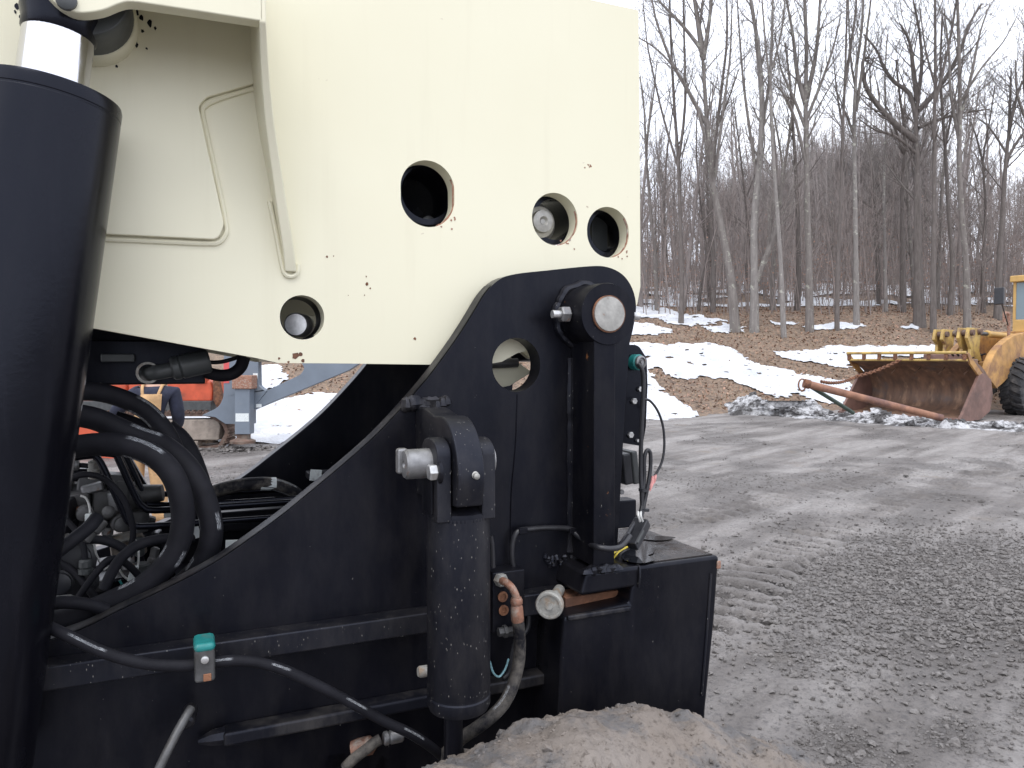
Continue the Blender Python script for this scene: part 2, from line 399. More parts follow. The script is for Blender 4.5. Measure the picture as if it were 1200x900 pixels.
# ------------------------------------------------------------------ mesh builder
class MB:
    def __init__(s):
        s.v, s.f, s.uv, s.mi = [], [], {}, []
    def add(s, vs, fs):
        o = len(s.v)
        s.v += [tuple(v) for v in vs]
        s.f += [tuple(i + o for i in f) for f in fs]
        return o
    def box(s, c, size, rot=None):
        x, y, z = size[0] / 2, size[1] / 2, size[2] / 2
        vs = [Vector((a * x, b * y, d * z)) for a in (-1, 1) for b in (-1, 1) for d in (-1, 1)]
        if rot is not None:
            vs = [rot @ v for v in vs]
        c = Vector(c)
        s.add([v + c for v in vs], [(0, 1, 3, 2), (4, 6, 7, 5), (0, 4, 5, 1), (2, 3, 7, 6), (0, 2, 6, 4), (1, 5, 7, 3)])
        return s
    def prism(s, outline, holes=(), a=0.0, b=0.1, fr=None, dig=None):
        """outline/holes: (u, z) lists; extruded from w=a to w=b; fr maps (u, w, z) -> vector"""
        fr = fr or (lambda u, w, z: Vector((u, w, z)))
        loops = [list(outline)] + [list(h) for h in holes]
        flat = [q for lp in loops for q in lp]
        n = len(flat)
        tris = tessellate_polygon([[Vector((q[0], q[1], 0)) for q in lp] for lp in loops])
        vs = [fr(q[0], a, q[1]) for q in flat] + [fr(q[0], b, q[1]) for q in flat]
        fs = []
        if len(loops) == 1:
            fs += [tuple(range(n)), tuple(range(2 * n - 1, n - 1, -1))]
        else:
            fs += [tuple(t) for t in tris] + [(t[2] + n, t[1] + n, t[0] + n) for t in tris]
        o = 0
        for lp in loops:
            m = len(lp)
            for i in range(m):
                j = (i + 1) % m
                fs.append((o + i, o + j, o + j + n, o + i + n))
            o += m
        s.add(vs, fs)
        return s
    def tube(s, pts, r, seg=10, smooth=0, caps=True):
        pts = [Vector(p) for p in pts]
        rad = list(r) if isinstance(r, (list, tuple)) else [r] * len(pts)
        if smooth and len(pts) > 2:
            P, R = [], []
            n = len(pts)
            for i in range(n - 1):
                p0, p1, p2, p3 = pts[max(i - 1, 0)], pts[i], pts[i + 1], pts[min(i + 2, n - 1)]
                for k in range(smooth):
                    t = k / smooth
                    P.append(0.5 * ((2 * p1) + (p2 - p0) * t + (2 * p0 - 5 * p1 + 4 * p2 - p3) * t * t + (3 * p1 - p0 - 3 * p2 + p3) * t ** 3))
                    R.append(rad[i] * (1 - t) + rad[i + 1] * t)
            P.append(pts[-1]); R.append(rad[-1])
            pts, rad = P, R
        n = len(pts)
        o = len(s.v)
        tang = [(pts[min(i + 1, n - 1)] - pts[max(i - 1, 0)]).normalized() for i in range(n)]
        up = Vector((0, 0, 1)) if abs(tang[0].z) < 0.9 else Vector((1, 0, 0))
        nn = tang[0].cross(up).normalized()
        length = [0]
        for i in range(n):
            if i:
                length.append(length[-1] + (pts[i] - pts[i - 1]).length)
                nn = (nn - tang[i] * nn.dot(tang[i])).normalized()
            bb = tang[i].cross(nn)
            for k in range(seg):
                a = 2 * math.pi * k / seg
                s.v.append(tuple(pts[i] + (nn * math.cos(a) + bb * math.sin(a)) * rad[i]))
        for i in range(n - 1):
            for k in range(seg):
                k2 = (k + 1) % seg
                s.uv[len(s.f)] = ((k / seg, length[i]), ((k + 1) / seg, length[i]), ((k + 1) / seg, length[i + 1]), (k / seg, length[i + 1]))
                s.f.append((o + i * seg + k, o + i * seg + k2, o + (i + 1) * seg + k2, o + (i + 1) * seg + k))
        if caps:
            s.f.append(tuple(o + k for k in range(seg - 1, -1, -1)))
            s.f.append(tuple(o + (n - 1) * seg + k for k in range(seg)))
        return s
    def lathe(s, o, axis, prof, seg=32, closed=False):
        """prof: (radius, distance along the axis) list"""
        o, axis = Vector(o), Vector(axis).normalized()
        up = Vector((0, 0, 1)) if abs(axis.z) < 0.9 else Vector((1, 0, 0))
        nx = axis.cross(up).normalized(); ny = axis.cross(nx)
        b = len(s.v)
        m = len(prof)
        for r, t in prof:
            for k in range(seg):
                a = 2 * math.pi * k / seg
                s.v.append(tuple(o + axis * t + (nx * math.cos(a) + ny * math.sin(a)) * max(r, 1e-5)))
        for i in range(m - 1 if not closed else m):
            i2 = (i + 1) % m
            for k in range(seg):
                k2 = (k + 1) % seg
                s.f.append((b + i * seg + k, b + i * seg + k2, b + i2 * seg + k2, b + i2 * seg + k))
        if not closed:
            s.f.append(tuple(b + k for k in range(seg - 1, -1, -1)))
            s.f.append(tuple(b + (m - 1) * seg + k for k in range(seg)))
        return s
    def hexnut(s, o, axis, r, h, chamfer=0.15):
        return s.lathe(o, axis, [(r * (1 - chamfer), 0), (r, h * .15), (r, h * .85), (r * (1 - chamfer), h)], 6)
    def build(s, name, mat, parent=None, bevel=0.0, angle=35, bseg=2, smooth=True):
        me = bpy.data.meshes.new(name)
        me.from_pydata(s.v, [], s.f)
        if s.uv:
            ul = me.uv_layers.new(name="UVMap")
            for pi, co in s.uv.items():
                p = me.polygons[pi]
                for li, c in zip(p.loop_indices, co):
                    ul.data[li].uv = c
        bm = bmesh.new(); bm.from_mesh(me)
        bmesh.ops.recalc_face_normals(bm, faces=bm.faces)
        bm.to_mesh(me); bm.free()
        if smooth:
            me.polygons.foreach_set("use_smooth", [True] * len(me.polygons))
            me.set_sharp_from_angle(angle=math.radians(angle))
        for mm in (mat if isinstance(mat, (list, tuple)) else [mat]):
            me.materials.append(mm)
        if s.mi:
            me.polygons.foreach_set("material_index", s.mi)
        o = bpy.data.objects.new(name, me)
        COL.objects.link(o)
        if parent is not None:
            o.parent = parent
        if bevel:
            b = o.modifiers.new("bevel", 'BEVEL')
            b.width, b.segments, b.limit_method, b.angle_limit = bevel, bseg, 'ANGLE', math.radians(40)
            b.harden_normals = True
        return o

def np_mesh(name, V, Fc, mat, parent=None, smooth=True, kind=None):
    me = bpy.data.meshes.new(name)
    V = np.asarray(V, np.float32); Fc = np.asarray(Fc, np.int32)
    me.vertices.add(len(V)); me.vertices.foreach_set("co", V.ravel())
    k = Fc.shape[1]
    me.loops.add(Fc.size); me.loops.foreach_set("vertex_index", Fc.ravel())
    me.polygons.add(len(Fc)); me.polygons.foreach_set("loop_start", np.arange(0, Fc.size, k, dtype=np.int32))
    me.polygons.foreach_set("use_smooth", [smooth] * len(Fc))
    me.update(calc_edges=True); me.validate()
    me.materials.append(mat)
    o = bpy.data.objects.new(name, me); COL.objects.link(o)
    if parent is not None: o.parent = parent
    if kind: o["kind"] = kind
    return o

def thing(name, label, cat, loc=(0, 0, 0), rz=0.0, group=None):
    o = bpy.data.objects.new(name, None)
    o.empty_display_size = 0.2
    COL.objects.link(o)
    o.location = loc; o.rotation_euler = (0, 0, rz)
    o["label"], o["category"] = label, cat
    if group: o["group"] = group
    return o

def tag(o, label, cat, group=None):
    o["label"], o["category"] = label, cat
    if group: o["group"] = group
    return o

def fillet(pts, rads, n=6):
    """round polygon corners: rads per corner (0 = sharp)"""
    out, m = [], len(pts)
    for i in range(m):
        p = Vector(pts[i][:2]); a = Vector(pts[i - 1][:2]); b = Vector(pts[(i + 1) % m][:2])
        r = rads[i] if isinstance(rads, (list, tuple)) else rads
        if not r:
            out.append(tuple(p)); continue
        d1, d2 = (a - p).normalized(), (b - p).normalized()
        c = max(-1, min(1, d1.dot(d2)))
        half = math.acos(c) / 2
        t = min(r / math.tan(half), 0.48 * (a - p).length, 0.48 * (b - p).length)
        q1, q2 = p + d1 * t, p + d2 * t
        for k in range(n + 1):
            s_ = k / n
            out.append(tuple((1 - s_) ** 2 * q1 + 2 * s_ * (1 - s_) * p + s_ ** 2 * q2))
    return out

def uz(pts, w):
    return [(q.x, q.z) for q in (L(a, b, w) for a, b in pts)]

def spline2(pts, n=5):
    P = [Vector(p) for p in pts]; out = []
    m = len(P)
    for i in range(m - 1):
        p0, p1, p2, p3 = P[max(i - 1, 0)], P[i], P[i + 1], P[min(i + 2, m - 1)]
        for k in range(n):
            t = k / n
            q = 0.5 * ((2 * p1) + (p2 - p0) * t + (2 * p0 - 5 * p1 + 4 * p2 - p3) * t * t + (3 * p1 - p0 - 3 * p2 + p3) * t ** 3)
            out.append((q.x, q.y))
    out.append((P[-1].x, P[-1].y))
    return out

def obround(x0, y0, x1, y1, w, n=40):
    a, b = L(x0, (y0 + y1) / 2, w), L(x1, (y0 + y1) / 2, w)
    xm = (x0 + x1) / 2
    t, bt = L(xm, y0, w), L(xm, y1, w)
    cu, r = (a.x + b.x) / 2, (b.x - a.x) / 2
    zc, hh = (t.z + bt.z) / 2, (t.z - bt.z) / 2
    st = max(0, hh - r); ry = min(r, hh)
    out = []
    for k in range(n):
        an = 2 * math.pi * k / n
        z = math.sin(an) * ry
        out.append((cu + math.cos(an) * r, zc + z + (st if math.sin(an) > 0 else -st)))
    return out

# ------------------------------------------------------------------ ground shape shared by everything that stands on it
EDGE = [(-60, 11), (-20, 13.5), (-6, 15.8), (-3, 17.5), (0, 20.5), (4, 23.2), (6, 24.0), (8, 25.2), (11, 26.8), (14, 27.2), (20, 26.5), (60, 24)]
EX, EY = np.array([e[0] for e in EDGE]), np.array([e[1] for e in EDGE])

def edge_y(x):
    return np.interp(x, EX, EY)

def hill_h(x, y):
    e_ = edge_y(x)
    s_ = np.maximum(np.where(y < 40.2, (y - e_) * 17 / (40.2 - e_), 17 + y - 40.2), -3)
    z = np.interp(s_, [-3, 0, 4, 9, 17.5, 40, 75, 150, 400], [-0.35, 0.0, 0.55, 1.75, 4.15, 8.2, 12.5, 20, 46])
    amp = np.clip((s_ + 1) / 6, 0, 1)
    return z + amp * (0.22 * fbm(x * 0.16, y * 0.16, 3) + 0.07 * fbm(x * 0.9, y * 0.9, 3))

def hz(x, y):
    return float(hill_h(np.array([float(x)]), np.array([float(y)]))[0])

def gp_hill(px, py):
    d = ray(px, py)
    lo = 8.0
    prev = lo
    for y in np.arange(8, 160, 0.25):
        t = y / d.y
        z = CAM_H + d.z * t
        if z <= hz(d.x * t, y):
            lo_, hi_ = prev, y
            for _ in range(12):
                m = (lo_ + hi_) / 2; t = m / d.y
                if CAM_H + d.z * t <= hz(d.x * t, m): hi_ = m
                else: lo_ = m
            t = hi_ / d.y
            return Vector((d.x * t, hi_, CAM_H + d.z * t))
        prev = y
    t = 60 / d.y
    return Vector((d.x * t, 60, hz(d.x * t, 60)))

# ================================================================== TELEHANDLER
TM = thing("telehandler", "rear of a black and cream telehandler with thick boom, pivot pin and mud-caked wheel", "telehandler", M0, TH)

W_FAR = 0.70
PT = 0.055
def hose(pts, rpx, mat, name="hose", smooth=6, seg=14, parent=None, r=None):
    P = [L(*q) for q in pts]
    rr = r or rpx * sum(Ldepth(p) for p in P) / len(P) / F_PX
    return MB().tube(P, rr, seg, smooth).build(name, M[mat] if isinstance(mat, str) else mat, parent or TM, angle=60)

# ---- frame plates
arc = spline2([(8, 764), (40, 757), (97, 737), (140, 716), (207, 684), (256, 657), (320, 612), (360, 580), (416, 533), (452, 499), (494, 452), (516, 424), (540, 390), (558, 361)], 4)
top = spline2([(558, 361), (570, 342), (586, 327), (605, 321), (640, 317), (690, 312), (712, 313), (730, 322), (741, 338), (745.5, 358), (743, 380), (738, 402)], 4)[1:]
near_px = arc + top + [(733, 470), (722, 668), (724, 700), (662, 742), (655, 860), (600, 930), (300, 1010), (8, 1050)]
near_uz = uz(near_px, 0.0)
hole1 = obround(577, 396, 633, 459, 0.0, 44)
frame = MB().prism(near_uz, [hole1], 0.0, PT).build("frame_plate", M['black'], TM, 0.003)
far_uz = [(u, z) for u, z in near_uz]
MB().prism(far_uz, [], W_FAR, W_FAR + PT).build("frame_plate", M['black'], TM, 0.003)
# paler strip that paints light onto the near plate's cut edge
def edge_strip(w0, name="cut_edge"):
    e = uz(arc + top[:6], 0.0)
    vs, fs = [], []
    for i, (u, z) in enumerate(e):
        a = Vector(e[max(i - 1, 0)]); b = Vector(e[min(i + 1, len(e) - 1)])
        nrm = Vector((-(b - a).y, (b - a).x)).normalized() * 0.0016
        vs += [(u + nrm.x, w0 + 0.004, z + nrm.y), (u + nrm.x, w0 + PT - 0.004, z + nrm.y)]
    for i in range(len(e) - 1):
        fs.append((2 * i, 2 * i + 2, 2 * i + 3, 2 * i + 1))
    m = MB(); m.add(vs, fs)
    return m
edge_strip(0.0).build("cut_edge", M['black_edge'], frame)

# floor and cross members between the plates
zf = L(300, 700, 0).z
MB().box((-0.43, (PT + W_FAR) / 2, zf - 0.10), (1.25, W_FAR - PT - 0.004, 0.02)).build("belly_plate", M['black'], TM, 0.003)
MB().box((-0.17, (PT + W_FAR) / 2, 1.33), (0.03, W_FAR - PT - 0.004, 0.52)).build("cross_member", M['black'], TM, 0.003)

# ---- rib post with boss and pivot pin
bc = L(713, 368, -0.115)
R_BOSS = 37.0 * Ldepth(bc) / F_PX
MB().lathe((bc.x, 0.004, bc.z), (0, -1, 0), [(R_BOSS * 1.0, 0), (R_BOSS, .110), (R_BOSS * .965, .119), (R_BOSS * .60, .119)], 56).build("boss", M['black_rusty'], frame, angle=30)
# weld bead round the foot of the boss: a fat uneven ring
wb = []
for k in range(49):
    a = 2 * math.pi * k / 48
    rr = R_BOSS * (1.05 + 0.02 * math.sin(9 * a) + 0.015 * random.uniform(-1, 1))
    wb.append((bc.x + rr * math.cos(a), -0.004, bc.z + rr * math.sin(a)))
MB().tube(wb, [0.0105 + random.uniform(-.002, .002) for _ in wb], 8, 2).build("weld_bead", M['black_dusty'], frame)
MB().lathe((bc.x, -0.112, bc.z), (0, -1, 0), [(R_BOSS * .565, 0), (R_BOSS * .565, .005), (R_BOSS * .54, .010), (0.02, .0115)], 48).build("pivot_pin", M['pin'], frame, angle=30)
rustring = []
MB().lathe((bc.x, -0.115, bc.z), (0, -1, 0), [(R_BOSS * .588, 0), (R_BOSS * .588, .0045), (R_BOSS * .555, .0048), (R_BOSS * .555, 0)], 48, True).build("rust_ring", M['rust'], frame)
for sgn in (-1, 1):
    o = Vector((bc.x + sgn * R_BOSS * .93, -0.062, bc.z))
    b = MB().tube([o, o + Vector((sgn * .050, 0, 0))], 0.0095, 14).build("bolt", M['galv_clean'], frame, 0.001)
    MB().hexnut(o + Vector((sgn * .008, 0, 0)), (sgn, 0, 0), 0.0195, 0.024).build("nut", M['galv'], b, 0.001) if False else \
        MB().hexnut(o + Vector((sgn * .006, 0, 0)), (sgn, 0, 0), 0.0195, 0.024).build("nut", M['galv'], frame, 0.001)

pl, pr = L(697, 500, -0.115), L(722, 500, -0.115)
z_bot = L(700, 667, -0.1).z
post_t = pr.x - pl.x
MB().box(((pl.x + pr.x) / 2, -0.0555, (bc.z + z_bot) / 2), (post_t, 0.112, bc.z - z_bot - 0.02)).build("rib_post", M['black_rusty'], frame, 0.003)
# weld runs down the rib and lumpy weld at its foot
pw = [Vector((pl.x - 0.002, -0.002, z)) for z in np.linspace(z_bot + .02, bc.z - .10, 26)]
MB().tube(pw, [0.009 + random.uniform(-.002, .002) for _ in pw], 7, 2).build("weld_bead", M['black_dusty'], frame)
def lump(m, c, r, seed, sc=(1, 1, 1), nseg=10):
    rg = random.Random(seed)
    ph = [rg.uniform(0, 6.3) for _ in range(6)]
    vs, fs = [], []
    for i in range(nseg // 2 + 1):
        t = math.pi * i / (nseg // 2)
        for k in range(nseg):
            a = 2 * math.pi * k / nseg
            d = Vector((math.sin(t) * math.cos(a), math.sin(t) * math.sin(a), math.cos(t)))
            q = 1 + .16 * math.sin(3 * d.x + ph[0]) + .16 * math.sin(4 * d.y + ph[1]) + .16 * math.sin(4 * d.z + ph[2])
            vs.append((c[0] + d.x * r * q * sc[0], c[1] + d.y * r * q * sc[1], c[2] + d.z * r * q * sc[2]))
    for i in range(nseg // 2):
        for k in range(nseg):
            k2 = (k + 1) % nseg
            fs.append((i * nseg + k, i * nseg + k2, (i + 1) * nseg + k2, (i + 1) * nseg + k))
    m.add(vs, fs)
m = MB()
for i in range(7):
    q = L(688 + i * 5.6, 668 + (1 if i % 2 else -1), -0.118)
    lump(m, (q.x, q.y, z_bot + .004), 0.012, i, (1.3, 1, .8))
m.build("weld_bead", M['black_dusty'], frame, smooth=True)
m = MB()
for i in range(16):
    q = L(640 + (i * 37 % 34), 652 + (i * 13 % 10), -0.002)
    lump(m, q, 0.0075, 50 + i)
m.build("weld_spatter", M['black_dusty'], frame)['kind'] = 'stuff'

# drain line / seam running down the plate from the hole
q1, q2 = L(606, 462, -0.001), L(598, 640, -0.001)
MB().tube([q1, L(604, 520, -0.001), L(599, 580, -0.001), q2], 0.0013, 6, 4).build("oil_run", M['black_gloss'], frame)

# ---- rails along the frame plate
def rail(x0, y0, x1, y1, hpx, dep, name="rail", mat='black', taper=0):
    a, b = L(x0, y0, -dep), L(x1, y1, -dep)
    z = (a.z + b.z) / 2
    h = hpx * Ldepth(a) / F_PX
    m = MB()
    vs = []
    for i, (u, dd, hh) in enumerate(((a.x, dep, h), (b.x, dep, h))):
        vs += [(u, 0.001, z), (u, -dd, z), (u, -dd, z - hh), (u, 0.001, z - hh)]
    m.add(vs, [(0, 1, 2, 3), (7, 6, 5, 4), (0, 4, 5, 1), (1, 5, 6, 2), (2, 6, 7, 3), (3, 7, 4, 0)])
    return m.build(name, M[mat], frame, 0.004)
rail(41, 777, 512, 722, 30, 0.05, mat='black_dusty')
rail(600, 700, 661, 692, 26, 0.05, mat='black_dusty')
# lower square bar with a pointed, chamfered end
a, b = L(262, 868, -0.045), L(640, 795, -0.045)
zz = L(400, 842, -0.045).z
MB().box(((a.x + b.x) / 2, -0.023, zz), (b.x - a.x, 0.046, 0.028)).build("rail", M['black_edge'], frame, 0.006)
MB().tube([(a.x - .045, -0.018, zz - .004), (a.x - .02, -0.022, zz), (a.x + .004, -0.023, zz)], [0.006, 0.016, 0.0185], 8).build("rail_tip", M['black_dusty'], frame)

# ---- boom --------------------------------------------------------
BW = 0.062
BT = 0.046
zbend = L(345, 320, BW).z
out_px = [(748.5, 12), (750, 200), (750.5, 336), (747, 356), (738, 374), (720, 392), (690, 404), (655, 407), (628, 408)]
out_uz = uz(out_px, BW) + uz([(606, 414), (588, 424), (570, 427), (510, 427.5), (400, 426), (326, 425.5), (300, 419.5), (95, 382), (-260, 318)], BW)
uL = L(-260, 318, BW).x - 2.2
out_uz.append((uL, out_uz[-1][1]))
rib_top = L(310, 25, BW); rib_bot = L(345, 320, BW)
lip_px = [(310, 25), (235, 13.5), (165, 3), (150, 2), (138, 5), (120, 12), (96, 15), (78, 11), (62, 1), (45, -18)]
lip_uz = uz(lip_px[:3], BW) + uz(spline2(lip_px[2:], 3)[1:], BW)
ztop = L(748.5, 12, BW).z
edge_px = [(345, 320), (338, 278), (330, 228), (322, 178), (317, 140), (314, 100), (312, 60)]
edge_uz = uz(edge_px, BW)
edge_uz[0] = (edge_uz[0][0], zbend)
main = out_uz + [(uL, ztop)]
holes = [obround(469.5, 188, 532.5, 266, BW, 56), obround(623.5, 226, 677, 287.5, BW, 48), obround(688, 242.5, 737, 302, BW, 48), obround(328, 346, 380, 398, BW, 48)]
boom = MB().prism(main, holes, BW, BW + BT).build("boom", M['cream'], TM, 0.003)
# doubler plate welded on the side plate, with a notched corner
DW = BW - .015
dpx = [(-120, 252), (115, 274), (256, 281), (263, 263), (233, 124), (243, 114), (297, 98), (303, 96), (303, -36), (-120, -36)]
duz = fillet(uz(dpx, DW), [0, 0, .022, .03, .018, .02, .004, 0, 0, 0], 6)
MB().prism(duz, [], DW, BW - .0005).build("doubler_plate", M['cream_chipped'], boom, 0.003)
wbd = uz([(115, 277), (160, 279), (205, 281), (240, 282.5), (254, 281), (262, 272), (263, 262), (256, 225), (248, 190), (240, 155), (235, 128), (238, 119), (252, 112), (275, 105), (296, 99)], DW)
MB().tube([(u + .004, BW - .002, z - .003) for u, z in wbd], [.006 + random.uniform(-.0012, .0012) for _ in wbd], 7, 4).build("weld_bead", M['cream_chipped'], boom)
# lip plate over the cylinder head
LWF = -.145
lo2 = uz([(309, 25), (235, 13.5), (165, 3)], LWF) + uz(spline2([(165, 3), (150, 2), (138, 5), (120, 12), (96, 15), (78, 11), (62, 1), (45, -18)], 3)[1:], LWF)
zl1 = L(200, -90, LWF).z
lo2 = lo2 + [(lo2[-1][0] - .03, zl1), (lo2[0][0], zl1)]
lip = MB().prism(lo2, [], LWF, LWF + .034).build("lip_plate", M['cream'], boom, 0.003)
MB().box(((lo2[0][0] + lo2[-2][0]) / 2, (LWF + BW) / 2, zl1 + .012), (lo2[0][0] - lo2[-2][0], BW - LWF - .002, .022)).build("lip_light_stop", M['cream'], boom)  # unseen plate added above the lip to keep light out
# tapered rib running down from the lip's corner into the side plate
fe = [(308, 25), (309.5, 60), (312, 100), (316, 142), (322, 184), (329, 232), (338, 290), (341, 318)]
m = MB(); vs, fs = [], []
zr0 = L(341, 318, BW).z
for i, (x, y) in enumerate(fe):
    t = i / (len(fe) - 1)
    w = LWF + (BW - .012 - LWF) * (1 - (1 - t) ** 1.25)
    hwp = 4.0 + 3.0 * t
    a_, b_ = L(x - hwp, y, w), L(x + hwp, y, w)
    vs += [(a_.x, w, a_.z), (b_.x, w, a_.z), (b_.x, BW + .002, a_.z), (a_.x, BW + .002, a_.z)]
x0_, x1_, z0_ = vs[0][0], vs[1][0], zl1
vs = [(x0_, LWF, z0_), (x1_, LWF, z0_), (x1_, BW + .002, z0_), (x0_, BW + .002, z0_)] + vs
nr = len(vs) // 4
for i in range(nr - 1):
    for k in range(4):
        k2 = (k + 1) % 4
        fs.append((4 * i + k, 4 * i + k2, 4 * i + 4 + k2, 4 * i + 4 + k))
fs += [(3, 2, 1, 0), (4 * nr - 4, 4 * nr - 3, 4 * nr - 2, 4 * nr - 1)]
m.add(vs, fs)
m.build("edge_rib", M['cream_chipped'], boom, .003, angle=40)
q = L(342, 318, BW - .004)
wr = [L(x, y, BW - .003) for x, y in ((316, 236), (324, 275), (331, 312), (335, 322), (342, 324), (348, 320), (349, 310))]
MB().tube(wr, .005, 7, 4).build("weld_bead", M['cream_chipped'], boom)
# black chips of missing paint near the boss, thin flakes
m = MB()
rg = random.Random(5)
for (cx, cy, r) in ((135, 62, 5), (133, 70, 3.5), (166, 22, 3), (176, 27, 4), (160, 52, 3.2), (167, 37, 2.3), (182, 33, 2), (153, 42, 1.6), (172, 57, 1.5), (112, 76, 1.8), (161, 15, 2.4), (20, 8, 3), (24, 20, 2.5), (18, 14, 2), (137, 78, 1.8), (146, 64, 1)):
    u, z = (lambda q_: (q_.x, q_.z))(L(cx, cy, DW))
    pts = [(u + math.cos(a) * r * rg.uniform(.45, 1.1) * .0016, z + math.sin(a) * r * rg.uniform(.5, 1.5) * .0018) for a in np.linspace(0, 6.28, 9)[:-1]]
    m.add([(a, DW - .0008, b_) for a, b_ in pts], [tuple(range(8))])
m.build("paint_chip", M['black'], boom, smooth=False)['kind'] = 'stuff'
m = MB()
for (cx, cy, r) in ((346, 417, 4.5), (355, 423, 2.6), (327, 420, 2), (430, 333, 2.4), (434, 338, 1.4), (486, 397, 2.2), (383, 301, 1.8), (429, 324, 1.1), (391, 300, 1.0), (427, 346, .9), (352, 415, 3), (338, 424, 1.8), (408, 346, .8)):
    q = L(cx, cy, BW)
    pts = [(q.x + math.cos(a) * r * rg.uniform(.4, 1.1) * .0017, q.z + math.sin(a) * r * rg.uniform(.5, 1.2) * .0019) for a in np.linspace(0, 6.28, 9)[:-1]]
    m.add([(a, BW - .0006, b_) for a, b_ in pts], [tuple(range(8))])
m.build("paint_chip", M['rust'], boom, smooth=False)['kind'] = 'stuff'
# the rest of the box: far side, top, underside pieces and the inner boom section
fo = [(u, z) for u, z in out_uz] + [(uL, ztop)]
MB().prism(fo, [], 0.60, 0.64).build("far_side", M['cream'], boom, 0.003)
q = out_uz[0]
MB().box(((uL + q[0]) / 2, .35, ztop - .012), (q[0] - uL - .004, .49, .022)).build("top_plate", M['cream'], boom)
zb = L(420, 426, BW).z
MB().box(((L(330, 420, BW).x + L(560, 420, BW).x) / 2, .46, zb + .012), (L(560, 420, BW).x - L(330, 420, BW).x, .26, .02)).build("bottom_plate", M['cream'], boom, .002)
a0, a1 = L(290, 417, BW), L(-260, 318, BW)
MB().box(((uL + a1.x) / 2, (BW + BT + .6) / 2, a1.z + .012), (a1.x - uL, .6 - BW - BT, .02)).build("bottom_plate", M['black'], boom)  # underside painted black; its shade is put into the colour
m = MB()
m.add([(a1.x, BW + BT, a1.z + .012), (a0.x, BW + BT, a0.z + .012), (a0.x, .6, a0.z + .012), (a1.x, .6, a1.z + .012)], [(0, 1, 2, 3)])
m.build("bottom_plate", M['black'], boom, smooth=False)  # sloping underside, black in place of its weak light
ui0, ui1 = uL, L(716, 200, BW).x
zi0, zi1 = L(420, 330, BW).z, ztop - .10
MB().box(((L(-260, 318, BW).x + L(310, 25, BW).x) / 2 + .32, .42, (zi0 + zi1) / 2), (1.2 - .0, .14, zi1 - zi0)).build("inner_boom", M['black_gloss'], boom, .004)  # black so the openings look dark; shade put into its colour
# what shows through the four openings
def opening_sleeve(px, py, rpx, w0, w1, mat, name):
    c = L(px, py, w0)
    r = rpx * Ldepth(c) / F_PX
    MB().lathe((c.x, w0, c.z), (0, 1, 0), [(r, 0), (r, w1 - w0), (r * .82, w1 - w0), (r * .82, 0)], 40, True).build(name, M[mat], boom)
opening_sleeve(500, 226, 37, BW + BT + .012, .26, 'black_gloss', "guide_sleeve")
opening_sleeve(649, 257, 29, BW + BT + .004, .25, 'black_gloss', "pin_sleeve")
opening_sleeve(712, 272, 29, BW + BT + .004, .25, 'black_gloss', "pin_sleeve")
q = L(637, 259, BW + .03)
MB().lathe((q.x, BW + .10, q.z), (0, -1, 0), [(.052, 0), (.052, .03), (.040, .042), (.039, .052), (.029, .056), (.027, .068), (.012, .072), (.006, .066)], 36).build("pin_cap", M['pin'], boom, angle=25)
q = L(703, 272, BW + .14)
MB().box((q.x - .01, .20, q.z), (.05, .03, .11)).build("stop_block", M['darkgrey'], boom, .003)
q = L(722, 262, BW + .14)
MB().box((q.x, .17, q.z - .01), (.02, .03, .09)).build("stop_block", M['greymetal'], boom, .003)
c = L(354, 372, BW + .02); r = 26 * Ldepth(c) / F_PX
MB().lathe((c.x, BW + .003, c.z), (0, 1, 0), [(r * .995, 0), (r * .995, .12), (r * .95, .12), (r * .975, 0)], 48, True).build("opening_shade_ring", M['black'], boom)  # black ring added to darken the cream wall, as shade would
q = L(345, 381, .17)
MB().lathe((q.x - .002, .135, q.z), (.35, 1, 0), [(.0, 0), (.024, 0), (.027, .006), (.027, .16)], 28).build("pin_end", M['galv_clean'], boom)
q = L(366, 380, .19)
MB().box((q.x + .03, .215, q.z), (.12, .02, .045)).build("slide_bar", M['cream'], boom, .002)
q = L(500, 262, .2)
MB().lathe((q.x, .2, q.z), (0, -1, 0), [(.016, 0), (.016, .02), (.008, .024)], 16).build("grease_plug", M['greymetal'], boom)
q = L(523, 232, .18)
MB().box((q.x, .16, q.z), (.012, .05, .13)).build("slide_bar", M['darkgrey'], boom, .002)

for hi_, (t0_, t1_) in ((0, (-78, 38)), (1, (-85, 30)), (2, (-80, 45))):
    H_ = holes[hi_]; n_ = len(H_); cu_ = sum(p[0] for p in H_) / n_; cz_ = sum(p[1] for p in H_) / n_
    ring = [p for k, p in enumerate(H_) if t0_ <= ((math.degrees(math.atan2(p[1] - cz_, p[0] - cu_)) + 180) % 360 - 180) <= t1_]
    ring.sort(key=lambda p: math.atan2(p[1] - cz_, p[0] - cu_))
    pts_ = [(cu_ + (p[0] - cu_) * .988, BW + .004 + .004 * random.random(), cz_ + (p[1] - cz_) * .988) for p in ring]
    MB().tube(pts_, [.0012 + .0022 * random.random() for _ in pts_], 6, 2).build("rust_stain", M['rust_light'], boom)
    q = Vector((cu_ + (ring[2][0] - cu_) * 1.03, BW - .0007, cz_ + (ring[2][1] - cz_) * 1.04))
    m = MB()
    for k in range(5):
        c_ = q + Vector((random.uniform(-.012, .03), 0, random.uniform(-.012, .02)))
        m.add([(c_.x + math.cos(a) * random.uniform(.001, .0035), c_.y, c_.z + math.sin(a) * random.uniform(.001, .004)) for a in np.linspace(0, 6.28, 8)[:-1]], [tuple(range(7))])
    m.build("rust_fleck", M['rust_light'], boom, smooth=False)['kind'] = 'stuff'
